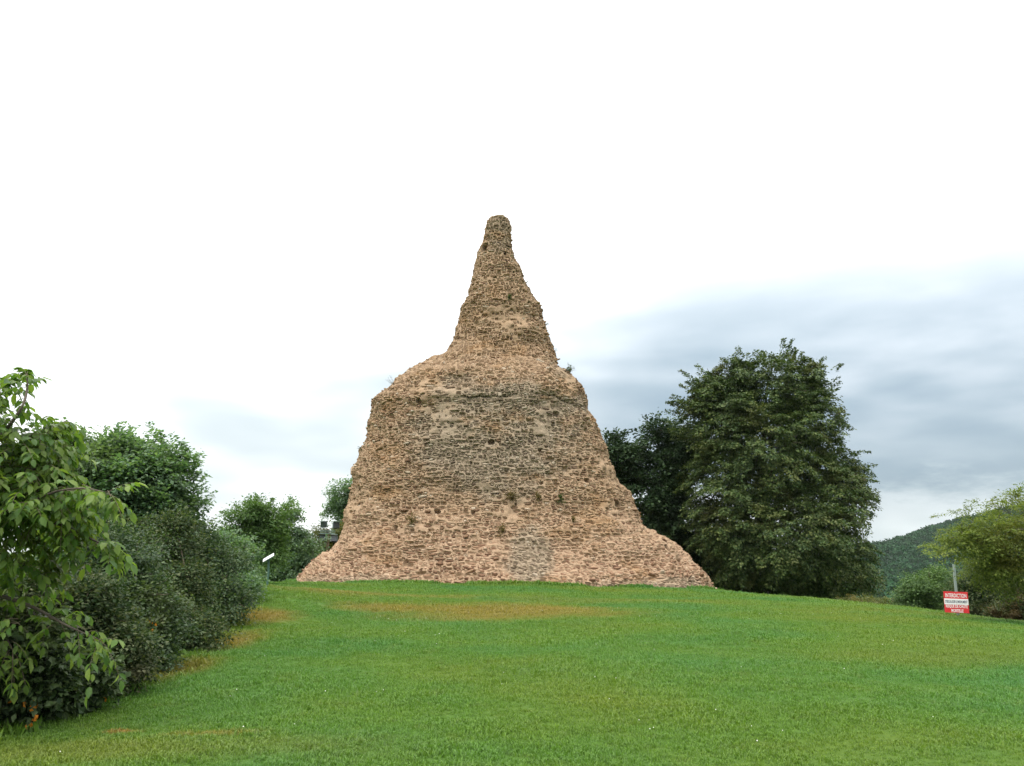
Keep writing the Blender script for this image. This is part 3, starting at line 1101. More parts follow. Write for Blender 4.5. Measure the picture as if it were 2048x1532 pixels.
# clover heads and bits of pale litter in the sward
rg = np.random.default_rng(8)
n = 170
x, y = rg.uniform(-5, 14, n), rg.uniform(6.5, 24, n)
ok = on_lawn(x, y) & (vnoise(x * .5, y * .5, x * 0, 71) > -0.1)
x, y = x[ok], y[ok]
mb = MB()
for a, b in zip(x, y):
    z = float(ground_z(a, b)) + 0.035
    s = rg.uniform(0.004, 0.008)
    mb.add([(a + s, b, z), (a, b + s, z), (a - s, b, z), (a, b - s, z), (a, b, z + s), (a, b, z - s)],
           [(0, 1, 4), (1, 2, 4), (2, 3, 4), (3, 0, 4), (1, 0, 5), (2, 1, 5), (3, 2, 5), (0, 3, 5)])
clover = mb.build('clover_flowers', plain("clover white", (0.75, 0.74, 0.66), 0.8), None)
tag(clover, 'tiny white clover heads dotted over the lawn', None, None, 'stuff')

# ---------------------------------------------------------------- far woodland on the ridge
rg = np.random.default_rng(21)
M_WOOD = leaf_mat("far wood", [(0.010, 0.038, 0.017), (0.017, 0.052, 0.022), (0.026, 0.064, 0.026)], 0.06, 0.9, (0.022, 0.046, 0.020), 0.02, 0.1)
L = Leaves()
cr = []
for i in range(6400):
    y = 120 + 840 * rg.random() ** 0.5
    a = rg.uniform(0.15, 0.78) if rg.random() < 0.8 else rg.uniform(-0.8, 0.15)
    cr.append((a * y, y))
cr = np.array(cr)
vis = (cr[:, 0] / cr[:, 1] > 0.22)
cz = np.maximum(hill_z(cr[:, 0], cr[:, 1]), ground_z(cr[:, 0], cr[:, 1]))
per = 26
rep = np.repeat(np.arange(len(cr)), per)
N = len(rep)
D = norm(rg.normal(size=(N, 3)))
D[:, 2] = np.abs(D[:, 2]) * 1.1 - 0.15
rs = rg.uniform(3.2, 6.2, len(cr))[rep]
c3 = np.stack([cr[:, 0], cr[:, 1], cz + 4.5], -1)[rep]
p = c3 + D * rs[:, None] * rg.uniform(0.75, 1.05, (N, 1))
L.add(p - 0, norm(rg.normal(size=(N, 3)) + np.array([0, 0, -.2])), norm(D + 0.4 * rg.normal(size=(N, 3))), rg.uniform(2.4, 3.9, N), rg.uniform(1.9, 3.3, N))
wood = L.build('woodland', M_WOOD, None)
tag(wood, 'dense dark woodland covering the far ridge', None, None, 'stuff')

# ---------------------------------------------------------------- haze: thin damp air over the whole place
ZTOP = float(max(hill_z(HX, HYG).max() + 14, 40))
ZBOT = float(min(GZ.min(), hill_z(HX, HYG).min())) - 1.0
mh, thz = new_mat("thin haze")
pv = thz.n('ShaderNodeVolumePrincipled', ins={'Color': (0.84, 0.90, 0.92), 'Density': 0.00005, 'Anisotropy': 0.2})
oh = thz.n('ShaderNodeOutputMaterial')
thz.t.links.new(pv.outputs[0], oh.inputs['Volume'])
mb = MB()
mb.box(((gx[0] + gx[-1]) / 2, (gy[0] + gy[-1]) / 2, (ZTOP + ZBOT) / 2), ((gx[-1] - gx[0]) / 2 + 5, (gy[-1] - gy[0]) / 2 + 5, (ZTOP - ZBOT) / 2))
hz_o = mb.build('haze', mh)
tag(hz_o, 'thin pale haze in the air that softens the far ridge', None, None, 'stuff')

# ---------------------------------------------------------------- trees and shrubs
G_ = lambda x, y: float(ground_z(x, y))


def base_at(u, Y, dz=0.0):
    x = at(u, 1100, Y).x
    return (x, Y, G_(x, Y) + dz)


M_LIME = leaf_mat("lime leaf", [(0.024, 0.048, 0.016), (0.048, 0.084, 0.025), (0.080, 0.116, 0.038), (0.118, 0.146, 0.052)], 0.14, 0.5, (0.105, 0.112, 0.036), 0.45)
M_OAK = leaf_mat("oak leaf", [(0.016, 0.036, 0.015), (0.028, 0.056, 0.022), (0.044, 0.076, 0.030)], 0.12, 0.5)
M_MAPLE = leaf_mat("maple leaf", [(0.056, 0.115, 0.060), (0.094, 0.165, 0.086), (0.145, 0.215, 0.120)], 0.40, 0.45, (0.115, 0.165, 0.085), 0.6, 0.4)
M_ASH = leaf_mat("ash leaf", [(0.045, 0.092, 0.030), (0.070, 0.125, 0.040), (0.10, 0.16, 0.055)], 0.35, 0.5)
M_DARK = leaf_mat("hawthorn leaf", [(0.015, 0.033, 0.012), (0.032, 0.058, 0.021), (0.058, 0.086, 0.035), (0.120, 0.135, 0.070)], 0.28, 0.5, (0.060, 0.056, 0.030), 0.8)
M_GREYG = leaf_mat("privet leaf", [(0.020, 0.044, 0.019), (0.044, 0.082, 0.034), (0.105, 0.145, 0.066)], 0.30, 0.5, (0.085, 0.110, 0.042), 0.8, 0.3)
M_BRAM = leaf_mat("bramble leaf", [(0.018, 0.036, 0.015), (0.040, 0.066, 0.028), (0.095, 0.128, 0.062), (0.060, 0.098, 0.036)], 0.28, 0.45, (0.06, 0.06, 0.03), 0.9)
M_YEL = leaf_mat("locust leaf", [(0.070, 0.105, 0.024), (0.120, 0.165, 0.036), (0.180, 0.215, 0.050)], 0.36, 0.5, (0.165, 0.165, 0.038), 0.7)
M_YBUSH = leaf_mat("hazel leaf", [(0.050, 0.070, 0.022), (0.085, 0.105, 0.030), (0.125, 0.125, 0.035)], 0.28, 0.5, (0.13, 0.10, 0.03), 0.7)
M_LAUR = leaf_mat("dogwood leaf", [(0.040, 0.082, 0.028), (0.072, 0.130, 0.042), (0.115, 0.180, 0.064)], 0.25, 0.42)
M_RED = leaf_mat("turning leaf", [(0.028, 0.046, 0.018), (0.048, 0.062, 0.024), (0.034, 0.058, 0.022), (0.075, 0.055, 0.025)], 0.25, 0.5, (0.085, 0.055, 0.026), 1.4)

# big lime on the right
YL = 55.0


def lime_extra(L, rng):
    # outlying boughs on the right, some leaves already rusty elsewhere
    for u, v, k in [(1712, 922, 12), (1728, 975, 8), (1735, 1085, 10), (1650, 760, 6), (1632, 735, 5), (1362, 800, 8), (1392, 755, 6), (1725, 1160, 8), (1490, 710, 6), (1552, 704, 7), (1600, 708, 6), (1465, 728, 6), (1520, 704, 6), (1577, 702, 6), (1622, 722, 6), (1640, 765, 6), (1652, 805, 6), (1425, 748, 6), (1395, 775, 6), (1368, 815, 6), (1358, 860, 6), (1668, 850, 5)]:
        c = np.array(at(u, v + 9, YL - 0.5))
        P = c + rng.normal(size=(k, 3)) * 0.45
        out_ = norm(P - np.array(at(1535, 960, YL)))
        sprays(L, P, out_, 1.25, 95, rng, 0.16, 0.62, 0.32, 0.25, 0.8, 0.05)


tree('lime_tree', 'tallest broad-crowned dark green tree right of the monument', 'tree', base_at(1524, YL + 1.0),
     [lobe(1548, 770, 92, 72, YL, 3.9), lobe(1410, 800, 45, 48, YL, 2.0), lobe(1610, 765, 42, 55, YL, 2.2), lobe(1480, 752, 55, 45, YL, 2.4), lobe(1432, 772, 48, 44, YL, 2.2), lobe(1690, 950, 40, 55, YL, 2.0), lobe(1445, 835, 82, 85, YL, 4.2), lobe(1605, 850, 72, 105, YL, 4.2), lobe(1515, 900, 135, 120, YL, 6.0),
      lobe(1640, 985, 88, 105, YL, 5.2), lobe(1440, 1000, 78, 120, YL, 5.2), lobe(1545, 1060, 165, 105, YL, 6.8), lobe(1655, 1120, 84, 62, YL, 4.5),
      lobe(1468, 1098, 62, 55, YL, 4.5), lobe(1560, 1150, 150, 45, YL + 3.0, 4.5)],
     M_LIME, 3300, 90, 0.172, 1.2, 301, 0.5, tuple(at(1530, 850, YL + .5)), None, None, 9, 0.25, 0.50, 0.50, 0.75, 0.66, 0.085, 1.4, False, lime_extra, 0.72)

YO = 60.0
tree('oak_tree', 'dark rounded tree between the monument and the tallest tree', 'tree', base_at(1378, YO),
     lumpy([lobe(1308, 895, 62, 58, YO, 3.0), lobe(1240, 925, 48, 55, YO, 2.6), lobe(1365, 930, 60, 80, YO, 3.0), lobe(1280, 1000, 80, 85, YO, 3.5), lobe(1355, 1040, 75, 90, YO, 3.5),
      lobe(1330, 1100, 60, 50, YO, 2.5), lobe(1400, 1120, 55, 50, YO, 2.5)], 104),
     M_OAK, 680, 92, 0.24, 1.45, 302, 0.38, tuple(at(1345, 950, YO)), None, None, 7, 0.4, 0.1, 0.6, 1.0, 0.7, 0.16)

# shade trees and scrub behind the foot of the trees on the right
tree('elder_shrub', 'shaded scrub at the foot of the tallest tree, beside its trunk', 'shrub', base_at(1600, 63),
     [lobe(1600, 1165, 90, 35, 62, 2), lobe(1680, 1172, 60, 30, 61, 2), lobe(1480, 1165, 70, 35, 64, 2), lobe(1420, 1150, 50, 40, 65, 2)],
     M_OAK, 230, 90, 0.17, 1.3, 303, 0.04, None, None, None, 8, 0.3, 0.15, 0.6, 1.0, 0.6, 0.2, 1.0, True)

# left: sycamore behind the hedge
YM = 17.0


def maple_extra(L, rng):
    for u, v, hgt in [(150, 880, 30), (168, 868, 26), (202, 868, 28), (238, 862, 30), (262, 866, 28), (302, 858, 34), (322, 872, 26), (340, 885, 20), (372, 895, 22), (384, 912, 14), (392, 985, 20), (110, 890, 22), (352, 905, 22)]:
        for q in range(4):
            c = np.array(at(u + rng.normal() * 4, v + q * hgt * 0.7, YM + rng.normal() * 0.3))[None]
            sprays(L, c, np.array([[rng.normal() * .2, rng.normal() * .2, 1.0]]), 0.36, 44, rng, 0.085, 0.75, 0.5, 0.05, 1.3, 0.10, 1.4)


tree('sycamore_tree', 'wide green tree with spiky top shoots rising behind the left hedge', 'tree', base_at(215, YM + 1.2),
     lumpy([lobe(190, 938, 115, 66, YM, 1.4), lobe(300, 950, 78, 74, YM, 1.3), lobe(110, 955, 70, 80, YM, 1.2), lobe(262, 1030, 110, 85, YM, 1.5), lobe(352, 965, 44, 70, YM, 1.0), lobe(360, 1020, 40, 50, YM, 1.0), lobe(170, 1060, 90, 70, YM, 1.4)], 169),
     M_MAPLE, 1000, 70, 0.088, 0.5, 304, 0.13, None, None, None, 6, 0.35, 0.12, 0.55, 0.9, 0.78, 0.17, 1.3, False, maple_extra)


# hedge of single shrubs down the left edge of the lawn
def hedge_shrub(name, label, u, Y, lobes, mat, ns, per, size, length, seed, **kw):
    return tree(name, label, 'shrub', base_at(u, Y), lumpy(lobes, seed, 7, 0.40), mat, ns, per, size, length, seed, kw.pop('tr', 0.025), None, 'shrubs of the hedge along the left edge of the lawn', M_TWIG, kw.pop('limbs', 16), kw.pop('inner', 0.35),
                kw.pop('droop', 0.15), kw.pop('spread', 0.6), kw.pop('flat', 1.0), kw.pop('wr', 0.6), kw.pop('jit', 0.2), kw.pop('upn', 0.8), True, kw.pop('extra', None))


def bramble_extra(L, rng):
    pass


hedge_shrub('bramble_bush', 'leafy bramble bush with a few orange leaves at the bottom left corner', 20, 8.1,
            [lobe(40, 1345, 100, 105, 8.1, .55), lobe(-60, 1330, 110, 130, 8.0, .7), lobe(130, 1370, 75, 70, 8.5, .45)], M_BRAM, 620, 40, 0.066, 0.26, 311, wr=0.76)
hedge_shrub('hawthorn_bush', 'grey-green bush second from the bottom left corner under the walnut branch', 170, 9.4,
            [lobe(165, 1230, 100, 95, 9.6, .65), lobe(215, 1325, 80, 75, 9.4, .5), lobe(80, 1220, 90, 80, 9.8, .6), lobe(150, 1350, 70, 60, 9.3, .45)], M_DARK, 760, 46, 0.052, 0.30, 312)
hedge_shrub('privet_bush', 'tallest fine-leaved grey-green bush in the middle of the hedge', 265, 11.2,
            [lobe(255, 1122, 88, 78, 11.6, .7), lobe(300, 1230, 85, 85, 11.2, .6), lobe(290, 1310, 70, 50, 10.8, .45), lobe(200, 1150, 60, 60, 11.8, .6)], M_GREYG, 850, 46, 0.052, 0.34, 313)
hedge_shrub('blackthorn_bush', 'twiggy brownish bush with one orange leaf right of the hedge middle', 360, 13.4,
            [lobe(345, 1200, 75, 80, 13.6, .7), lobe(385, 1265, 55, 50, 13.2, .5), lobe(335, 1088, 85, 65, 14.2, .8), lobe(340, 1275, 60, 50, 12.8, .5)], M_DARK, 850, 46, 0.054, 0.36, 314)
hedge_shrub('dogwood_bush', 'dense green bush near the far end of the hedge, below the pale young trees', 430, 17.0,
            [lobe(420, 1125, 72, 70, 17.4, .9), lobe(440, 1195, 60, 45, 16.8, .7), lobe(385, 1090, 50, 60, 18, .8)], M_GREYG, 700, 46, 0.066, 0.44, 315)
hedge_shrub('hazel_bush', 'farthest and greenest bush of the hedge beside the white panel', 492, 22.0,
            [lobe(472, 1128, 40, 50, 22.4, .9), lobe(488, 1175, 30, 24, 21.6, .6), lobe(455, 1110, 45, 45, 22.8, .9)], M_MAPLE, 520, 46, 0.085, 0.5, 316)

# trees at the far left of the monument
def ash_extra(L, rng):
    for u, v in [(455, 1025), (472, 1012), (492, 1004), (525, 998), (548, 1000), (575, 1003), (505, 1006), (562, 1012), (586, 1022)]:
        c = np.array([at(u, v + 6, 33 + rng.normal() * .4)] * 2) + rng.normal(size=(2, 3)) * .12
        sprays(L, c, np.array([[rng.normal() * .25, 0, 1.0]] * 2), 0.6, 46, rng, 0.12, 0.45, 0.45, 0.05, 1.3, 0.10, 1.2)


tree('ash_tree', 'light green young tree between the hedge and the monument', 'tree', base_at(505, 33.5),
     lumpy([lobe(485, 1050, 45, 40, 33, 1.1), lobe(540, 1040, 48, 40, 33, 1.1), lobe(465, 1095, 40, 45, 33, 1.1), lobe(525, 1090, 50, 45, 33, 1.2)], 104),
     M_ASH, 420, 64, 0.12, 0.75, 321, 0.12, None, None, None, 5, 0.35, 0.15, 0.55, 1.0, 0.5, 0.17, 1.0, False, ash_extra)
tree('field_maple', 'dark green small tree directly right of the light green young tree', 'tree', base_at(585, 53),
     lumpy([lobe(575, 1060, 34, 50, 53, 1.4), lobe(600, 1100, 42, 45, 53, 1.4), lobe(560, 1120, 45, 42, 53, 1.4), lobe(625, 1135, 38, 32, 53, 1.4), lobe(565, 1148, 50, 25, 52, 1.2)], 143),
     M_MAPLE, 480, 80, 0.15, 1.0, 322, 0.10, None, None, None, 5, 0.3, 0.15, 0.55, 1.0, 0.7, 0.17)
tree('hazel_shrub', 'yellowish green bush behind the floodlight mast', 'shrub', base_at(650, 57),
     lumpy([lobe(632, 1088, 32, 32, 57, 1.4), lobe(665, 1095, 30, 36, 57, 1.4), lobe(692, 1080, 26, 34, 57, 1.4), lobe(635, 1130, 40, 34, 57, 1.4), lobe(665, 1135, 40, 34, 57, 1.4)], 143),
     M_YBUSH, 420, 76, 0.14, 0.85, 323, 0.04, None, None, None, 9, 0.3, 0.15, 0.55, 1.0, 0.65, 0.2, 1.0, True)
tree('walnut_sapling', 'dark green tree half hidden behind the left flank of the monument', 'tree', base_at(715, 62),
     lumpy([lobe(690, 995, 36, 28, 62, 1.8), lobe(705, 1035, 40, 40, 62, 1.8), lobe(672, 1025, 20, 18, 62, .9), lobe(735, 1010, 50, 60, 63, 2.2), lobe(715, 1090, 50, 50, 62, 2)], 182),
     M_MAPLE, 330, 80, 0.17, 1.0, 324, 0.2, None, None, None, 5, 0.4, 0.15, 0.55, 1.0, 0.7, 0.17)

# right: locust-like tree and the bushes behind the sign
def yel_extra(L, rng):
    for u, v, k, dxx in [(1890, 1047, 3, -1), (1918, 1022, 4, -.6), (1945, 1012, 3, -.3), (1905, 1085, 4, -1), (1860, 1085, 4, -1), (1880, 1100, 4, -1), (1985, 1003, 4, 0), (2005, 985, 3, 0), (2030, 978, 4, .2), (1960, 1030, 4, -.5)]:
        c = np.array([at(u, v, 21 + rng.normal() * .3)] * k) + rng.normal(size=(k, 3)) * .10
        sprays(L, c, np.tile(np.array([[dxx, -.2, .35]]), (k, 1)) + rng.normal(size=(k, 3)) * .3, 0.55, 50, rng, 0.075, 0.42, 0.4, 0.25, 1.0, 0.06, 1.2)


tree('locust_tree', 'yellow-green feathery tree leaning in at the right edge above the bushes', 'tree', base_at(2120, 21.5),
     [lobe(1985, 1075, 70, 48, 21, .9), lobe(2050, 1035, 62, 50, 21, 1.0), lobe(1925, 1078, 58, 24, 21, .7), lobe(2020, 1125, 85, 45, 21.5, 1.0), lobe(1985, 1125, 50, 30, 21.5, .8), lobe(2110, 1080, 80, 80, 21.5, 1.2)],
     M_YEL, 760, 60, 0.07, 0.55, 331, 0.11, None, None, M_BARK, 6, 0.4, 0.3, 0.45, 0.8, 0.42, 0.10, 1.2, False, yel_extra)
tree('dogwood_shrub', 'rounded fresh green bush directly left of the red sign', 'shrub', base_at(1850, 31),
     lumpy([lobe(1842, 1185, 52, 34, 31, 1.0), lobe(1885, 1168, 48, 34, 31, 1.0), lobe(1815, 1205, 28, 20, 31, .8), lobe(1880, 1215, 50, 28, 30.5, .8)], 169),
     M_LAUR, 420, 60, 0.075, 0.5, 332, 0.03, None, 'bushes along the right edge of the lawn', M_TWIG, 10, 0.3, 0.2, 0.6, 1.0, 0.6, 0.2, 1.0, True)
tree('spindle_shrub', 'dark bush with reddish leaves directly right of the red sign', 'shrub', base_at(1965, 28),
     lumpy([lobe(1948, 1178, 48, 40, 28.5, .8), lobe(1990, 1190, 50, 40, 28, .8), lobe(1950, 1222, 50, 22, 28, .7)], 169),
     M_DARK, 420, 60, 0.07, 0.45, 333, 0.03, None, 'bushes along the right edge of the lawn', M_TWIG, 10, 0.3, 0.2, 0.6, 1.0, 0.6, 0.2, 1.0, True)
tree('cornel_shrub', 'dark bush tinged with autumn colour at the right edge of the picture', 'shrub', base_at(2050, 25),
     lumpy([lobe(2045, 1195, 48, 42, 25, .8), lobe(2020, 1222, 40, 24, 25, .6), lobe(2100, 1200, 60, 50, 25, .9)], 156),
     M_RED, 380, 60, 0.065, 0.42, 334, 0.03, None, 'bushes along the right edge of the lawn', M_TWIG, 10, 0.3, 0.2, 0.6, 1.0, 0.6, 0.2, 1.0, True)
tree('broom_shrub', 'low brownish yellow bush between the tallest tree and the green bush', 'shrub', base_at(1745, 38),
     [lobe(1735, 1210, 36, 14, 38, .8), lobe(1768, 1212, 30, 13, 37, .8), lobe(1700, 1206, 25, 14, 39, .8)],
     M_YBUSH, 240, 60, 0.075, 0.4, 335, 0.03, None, 'bushes along the right edge of the lawn', M_TWIG, 8, 0.3, 0.2, 0.6, 1.0, 0.5, 0.2, 1.0, True)

# ---------------------------------------------------------------- near walnut on the left edge
M_WAL = leaf_mat("walnut leaf", [(0.052, 0.112, 0.026), (0.095, 0.168, 0.035), (0.160, 0.225, 0.048), (0.066, 0.130, 0.033)], 0.42, 0.42, (0.085, 0.11, 0.022), 1.2, 0.2)
rg = np.random.default_rng(401)
YW = 7.4
wb = Vector((-7.0, 7.6, G_(-7.0, 7.6)))
walnut = empty('walnut_tree', wb, 'nearest tree with large drooping bright green leaves at the left edge', 'tree')
fork = np.array([-6.7, 7.6, 2.3])
mb = MB()
mb.tube(curve(wb - Vector((0, 0, .3)), fork, 0, 6, rg, 0.012), np.linspace(.17, .12, 6), 10)
mb.build('trunk', M_BARK, walnut, True)
paths = [[(-120, 960), (-20, 900), (20, 850), (48, 810), (56, 770), (52, 752)],
         [(-120, 960), (-10, 920), (60, 880), (100, 855), (122, 850)],
         [(-150, 1060), (-10, 1030), (60, 1005), (110, 982), (165, 975), (215, 985)],
         [(-150, 1060), (0, 1040), (80, 1035), (150, 1060), (195, 1085), (222, 1092)],
         [(-150, 1130), (-20, 1120), (40, 1125), (80, 1150)],
         [(-150, 1180), (0, 1190), (70, 1215), (130, 1250), (200, 1280)],
         [(-150, 1180), (-20, 1220), (10, 1270), (25, 1300)],
         [(-150, 1000), (-30, 960), (40, 940), (95, 935), (125, 950)],
         [(-150, 940), (-60, 860), (-15, 800), (5, 770)]]
nodes_, ndirs = [], []
for q, pp in enumerate(paths):
    Yq = YW + rg.uniform(-.35, .35)
    P3 = [fork] + [np.array(at(u, v, Yq + 0.12 * np.sin(i * 1.7 + q))) for i, (u, v) in enumerate(pp)]
    P3 = np.array(P3)
    s = np.linspace(0, 1, len(P3))
    ss = np.linspace(0, 1, 26)
    C3 = np.stack([np.interp(ss, s, P3[:, k]) for k in range(3)], -1)
    for _ in range(2):
        C3[1:-1] = (C3[:-2] + 2 * C3[1:-1] + C3[2:]) / 4
    mb = MB()
    mb.tube(C3, np.linspace(.032, .004, 26), 6)
    mb.build('branch', M_BARK, walnut, True)
    d = norm(np.gradient(C3, axis=0))
    for i in range(7, 26):
        for _ in range(2 if q not in (0, 4, 5, 6) else int(rg.random() < .65)):
            nodes_.append(C3[i] + rg.normal(size=3) * .02)
            ndirs.append(norm(d[i] * 0.5 + rg.normal(size=3) * np.array([.6, .6, .35])))
    for _ in range(4):
        nodes_.append(C3[-1]); ndirs.append(norm(d[-1] + rg.normal(size=3) * .45))
# side shoots filling the crown
for u, v, ru, rv, k in [(25, 935, 75, 65, 70), (55, 1035, 95, 55, 58), (0, 1115, 60, 45, 26), (100, 1000, 70, 40, 34), (-40, 1000, 80, 130, 60), (45, 890, 70, 40, 36), (110, 1245, 60, 22, 6), (-5, 1220, 30, 45, 9), (-10, 840, 40, 45, 24)]:
    l = lobe(u, v, ru, rv, YW, .5)
    for _ in range(int(k * 1.6)):
        dd = norm(rg.normal(size=3))
        nodes_.append(l[0] + dd * l[1] * rg.random() ** .4)
        ndirs.append(norm(dd * np.array([1, 1, .5]) + rg.normal(size=3) * .4))
L = Leaves()
mb = MB()
for P0, D0 in zip(nodes_, ndirs):
    ln = rg.uniform(.16, .30)
    t = np.linspace(0, 1, 5)[:, None]
    rach = P0 + D0 * ln * t - UP * (t ** 2) * ln * rg.uniform(.25, .8)
    mb.tube(rach, np.linspace(.0032, .0014, 5), 3, False)
    dr = norm(np.gradient(rach, axis=0))
    sd_ = norm(np.cross(dr[2], UP + 0.01))
    npair = rg.integers(3, 5)
    for k in range(npair):
        f_ = 0.35 + 0.55 * k / max(1, npair - 1)
        c = np.array([np.interp(f_, t[:, 0], rach[:, q]) for q in range(3)])
        for sg in (-1, 1):
            a = norm(dr[3] * .55 + sd_ * sg * .9 - UP * rg.uniform(.15, .75) + rg.normal(size=3) * .15)
            z = rg.uniform(.070, .118) * (0.8 + .25 * f_)
            L.add(c[None], a[None], norm(UP + rg.normal(size=3) * .35)[None], np.array([z]), np.array([z * rg.uniform(.45, .56)]))
    a = norm(dr[-1] - UP * .35 + rg.normal(size=3) * .1)
    z = rg.uniform(.088, .135)
    L.add(rach[-1][None], a[None], norm(UP + rg.normal(size=3) * .35)[None], np.array([z]), np.array([z * .52]))
mb.build('leaf_stalks', M_TWIG, walnut)['kind'] = 'stuff'
L.build('crown', M_WAL, walnut, rich=True, fold=0.25)

# a few turned leaves in the hedge
M_ORANGE = leaf_mat("orange leaf", [(0.50, 0.20, 0.03), (0.42, 0.15, 0.02)], 0.3, 0.5)
for u, v, Y, k in [(60, 1412, 7.75, 8), (66, 1436, 7.75, 7), (208, 1392, 8.9, 4), (305, 1250, 10.6, 4), (35, 1405, 7.75, 3)]:
    c = np.array(at(u, v, Y - .12))
    r_ = np.random.default_rng(u)
    L = Leaves()
    L.add(c + r_.normal(size=(k, 3)) * .03, norm(r_.normal(size=(k, 3)) - UP), norm(r_.normal(size=(k, 3)) + np.array([0, -1.5, .8])), r_.uniform(.03, .055, k), r_.uniform(.025, .04, k))
    host = bpy.data.objects['bramble_bush' if u < 100 else ('hawthorn_bush' if u < 250 else 'privet_bush')]
    L.build('orange_leaves', M_ORANGE, host, stuff=False)
# ---------------------------------------------------------------- plants rooted in the masonry
M_DRY = leaf_mat("dry tuft", [(0.115, 0.085, 0.035), (0.16, 0.12, 0.05), (0.10, 0.095, 0.035)], 0.3, 0.7)
M_WGREEN = leaf_mat("wall fern", [(0.055, 0.085, 0.028), (0.085, 0.11, 0.04)], 0.3, 0.6)
for u, v, size, mat, lab in [
        (823, 1045, 0.42, M_DRY, 'dark dry tuft on the lower left face of the monument'),
        (1022, 1000, 0.62, M_DRY, 'largest straw-coloured tuft near the middle of the monument face'),
        (1076, 998, 0.30, M_DRY, 'small brown tuft just right of the largest straw-coloured tuft'),
        (1120, 1002, 0.26, M_WGREEN, 'small dark tuft furthest right on the mid face of the monument'),
        (1004, 1066, 0.36, M_DRY, 'dark tuft in a hollow low on the monument above the grey patch'),
        (1146, 1044, 0.22, M_DRY, 'little brown tuft right of the low grey patch'),
        (1018, 597, 0.20, M_WGREEN, 'greenish tuft in the middle of the upper cone'),
        (991, 556, 0.16, M_DRY, 'tiny tuft in a hole high on the cone'),
        (1134, 744, 0.40, M_WGREEN, 'green plant on the right shoulder of the monument'),
        (1116, 702, 0.26, M_WGREEN, 'wispy weed on the right edge of the cone above the shoulder'),
        (1092, 650, 0.20, M_WGREEN, 'wispy weed halfway up the right edge of the cone'),
        (1055, 566, 0.18, M_WGREEN, 'wispy weed high on the right edge of the cone'),
        (790, 770, 0.50, M_DARK, 'bare twiggy shoot hanging off the left shoulder of the monument'),
        (741, 856, 0.24, M_WGREEN, 'thin weed on the left edge below the shoulder'),
        (725, 900, 0.24, M_WGREEN, 'thin weed lowest on the left edge of the monument')]:
    k = on_wall(u, v)
    p = CORE[k]
    n_ = NRM[k]
    rg = np.random.default_rng(int(u * 7 + v))
    root = empty('wall_plant', Vector(p), lab, 'plant', 'plants rooted in the masonry')
    mb = MB()
    L = Leaves()
    size *= 1.4
    ns = int(10 + size * 26)
    twiggy = 'twiggy' in lab or 'w' == lab[0] and 'wispy' in lab or 'thin' in lab
    if twiggy:
        ns = 7
    for s_ in range(ns):
        d = norm(n_ * rg.uniform(.5, 1.2) + UP * rg.uniform(0.1, 1.1) + rg.normal(size=3) * .45 + (np.array([-.9, 0, .2]) if u < 800 and v < 960 else 0) + (np.array([.6, 0, .2]) if u > 1050 and v < 760 else 0))
        ln = size * rg.uniform(.5, 1.1)
        c = curve(p - n_ * .05, p + d * ln, 0.05, 4, rg, .05)
        mb.tube(c, np.linspace(.008, .003, 4), 4, False)
        m_ = 6 if twiggy else 12
        q = rg.random(m_) ** .7
        pos = np.stack([np.interp(q, np.linspace(0, 1, 4), c[:, k2]) for k2 in range(3)], -1) + rg.normal(size=(m_, 3)) * size * .07
        z = rg.uniform(.05, .10, m_) * (0.7 if twiggy else 1)
        L.add(pos, norm(d + rg.normal(size=(m_, 3)) * .6), norm(UP + rg.normal(size=(m_, 3)) * .6), z, z * .5)
    mb.build('stems', M_TWIG, root)
    L.build('foliage', mat, root, stuff=False)

# ---------------------------------------------------------------- red warning sign
M_POST = plain("galvanised steel", (0.36, 0.42, 0.41), 0.45, 0.6, 0.1, 20)
M_SRED = plain("sign red", (0.62, 0.028, 0.035), 0.45, 0, 0.04, 5, 0.0)
M_SWHITE = plain("sign white", (0.80, 0.80, 0.80), 0.45, 0, 0.03, 5, 0.0)
M_SBLUE = plain("sign navy", (0.03, 0.05, 0.10), 0.5, 0, 0.03, 5, 0.0)
YS = 24.0
pb = at(1917, 1236, YS)
pbz = G_(pb.x, YS)
sign = empty('warning_sign', (pb.x, YS, pbz), 'red and white French warning sign on a leaning grey post at the right', 'sign')
top = at(1907.5, 1129, YS)
axis = (Vector((top.x, YS, top.z)) - Vector((pb.x, YS, pbz)))
hgt = axis.length
axis.normalize()
mb = MB()
b0 = Vector((pb.x, YS, pbz))
yv = Vector((0, 1, 0))
xv = axis.cross(yv).normalized() * -1
xv = yv.cross(axis).normalized()
Mr = Matrix((xv, yv, axis)).transposed()
mb.box(b0 + axis * (hgt - .25) / 2, (0.034, 0.022, (hgt + .25) / 2), Mr, 0.006)
mb.build('post', M_POST, sign)
# the board is turned a little, its right edge nearer
bc = at(1912.5, 1204.5, YS - 0.05)
yaw = Matrix.Rotation(R(-6), 3, 'Z')
tilt = Matrix.Rotation(R(1.8), 3, 'Y')
Mb = yaw @ tilt
BW, BH = 0.345, 0.305


def loc(x, y, z):
    return Vector(bc) + Mb @ Vector((x, y, z))


mb = MB(); mb.box(loc(0, 0, 0), (BW, 0.008, BH), Mb, 0.004)
mb.build('board', M_SRED, sign)
mb = MB(); mb.box(loc(0, -0.0095, 0.018), (BW - .003, 0.0015, 0.085), Mb)
mb.build('white_band', M_SWHITE, sign)
mb = MB(); mb.box(loc(-0.04, 0.03, 0.2), (0.06, 0.02, 0.02), Mb, .003); mb.box(loc(0.0, 0.03, -0.2), (0.06, 0.02, 0.02), Mb, .003)
mb.build('bracket', M_POST, sign)


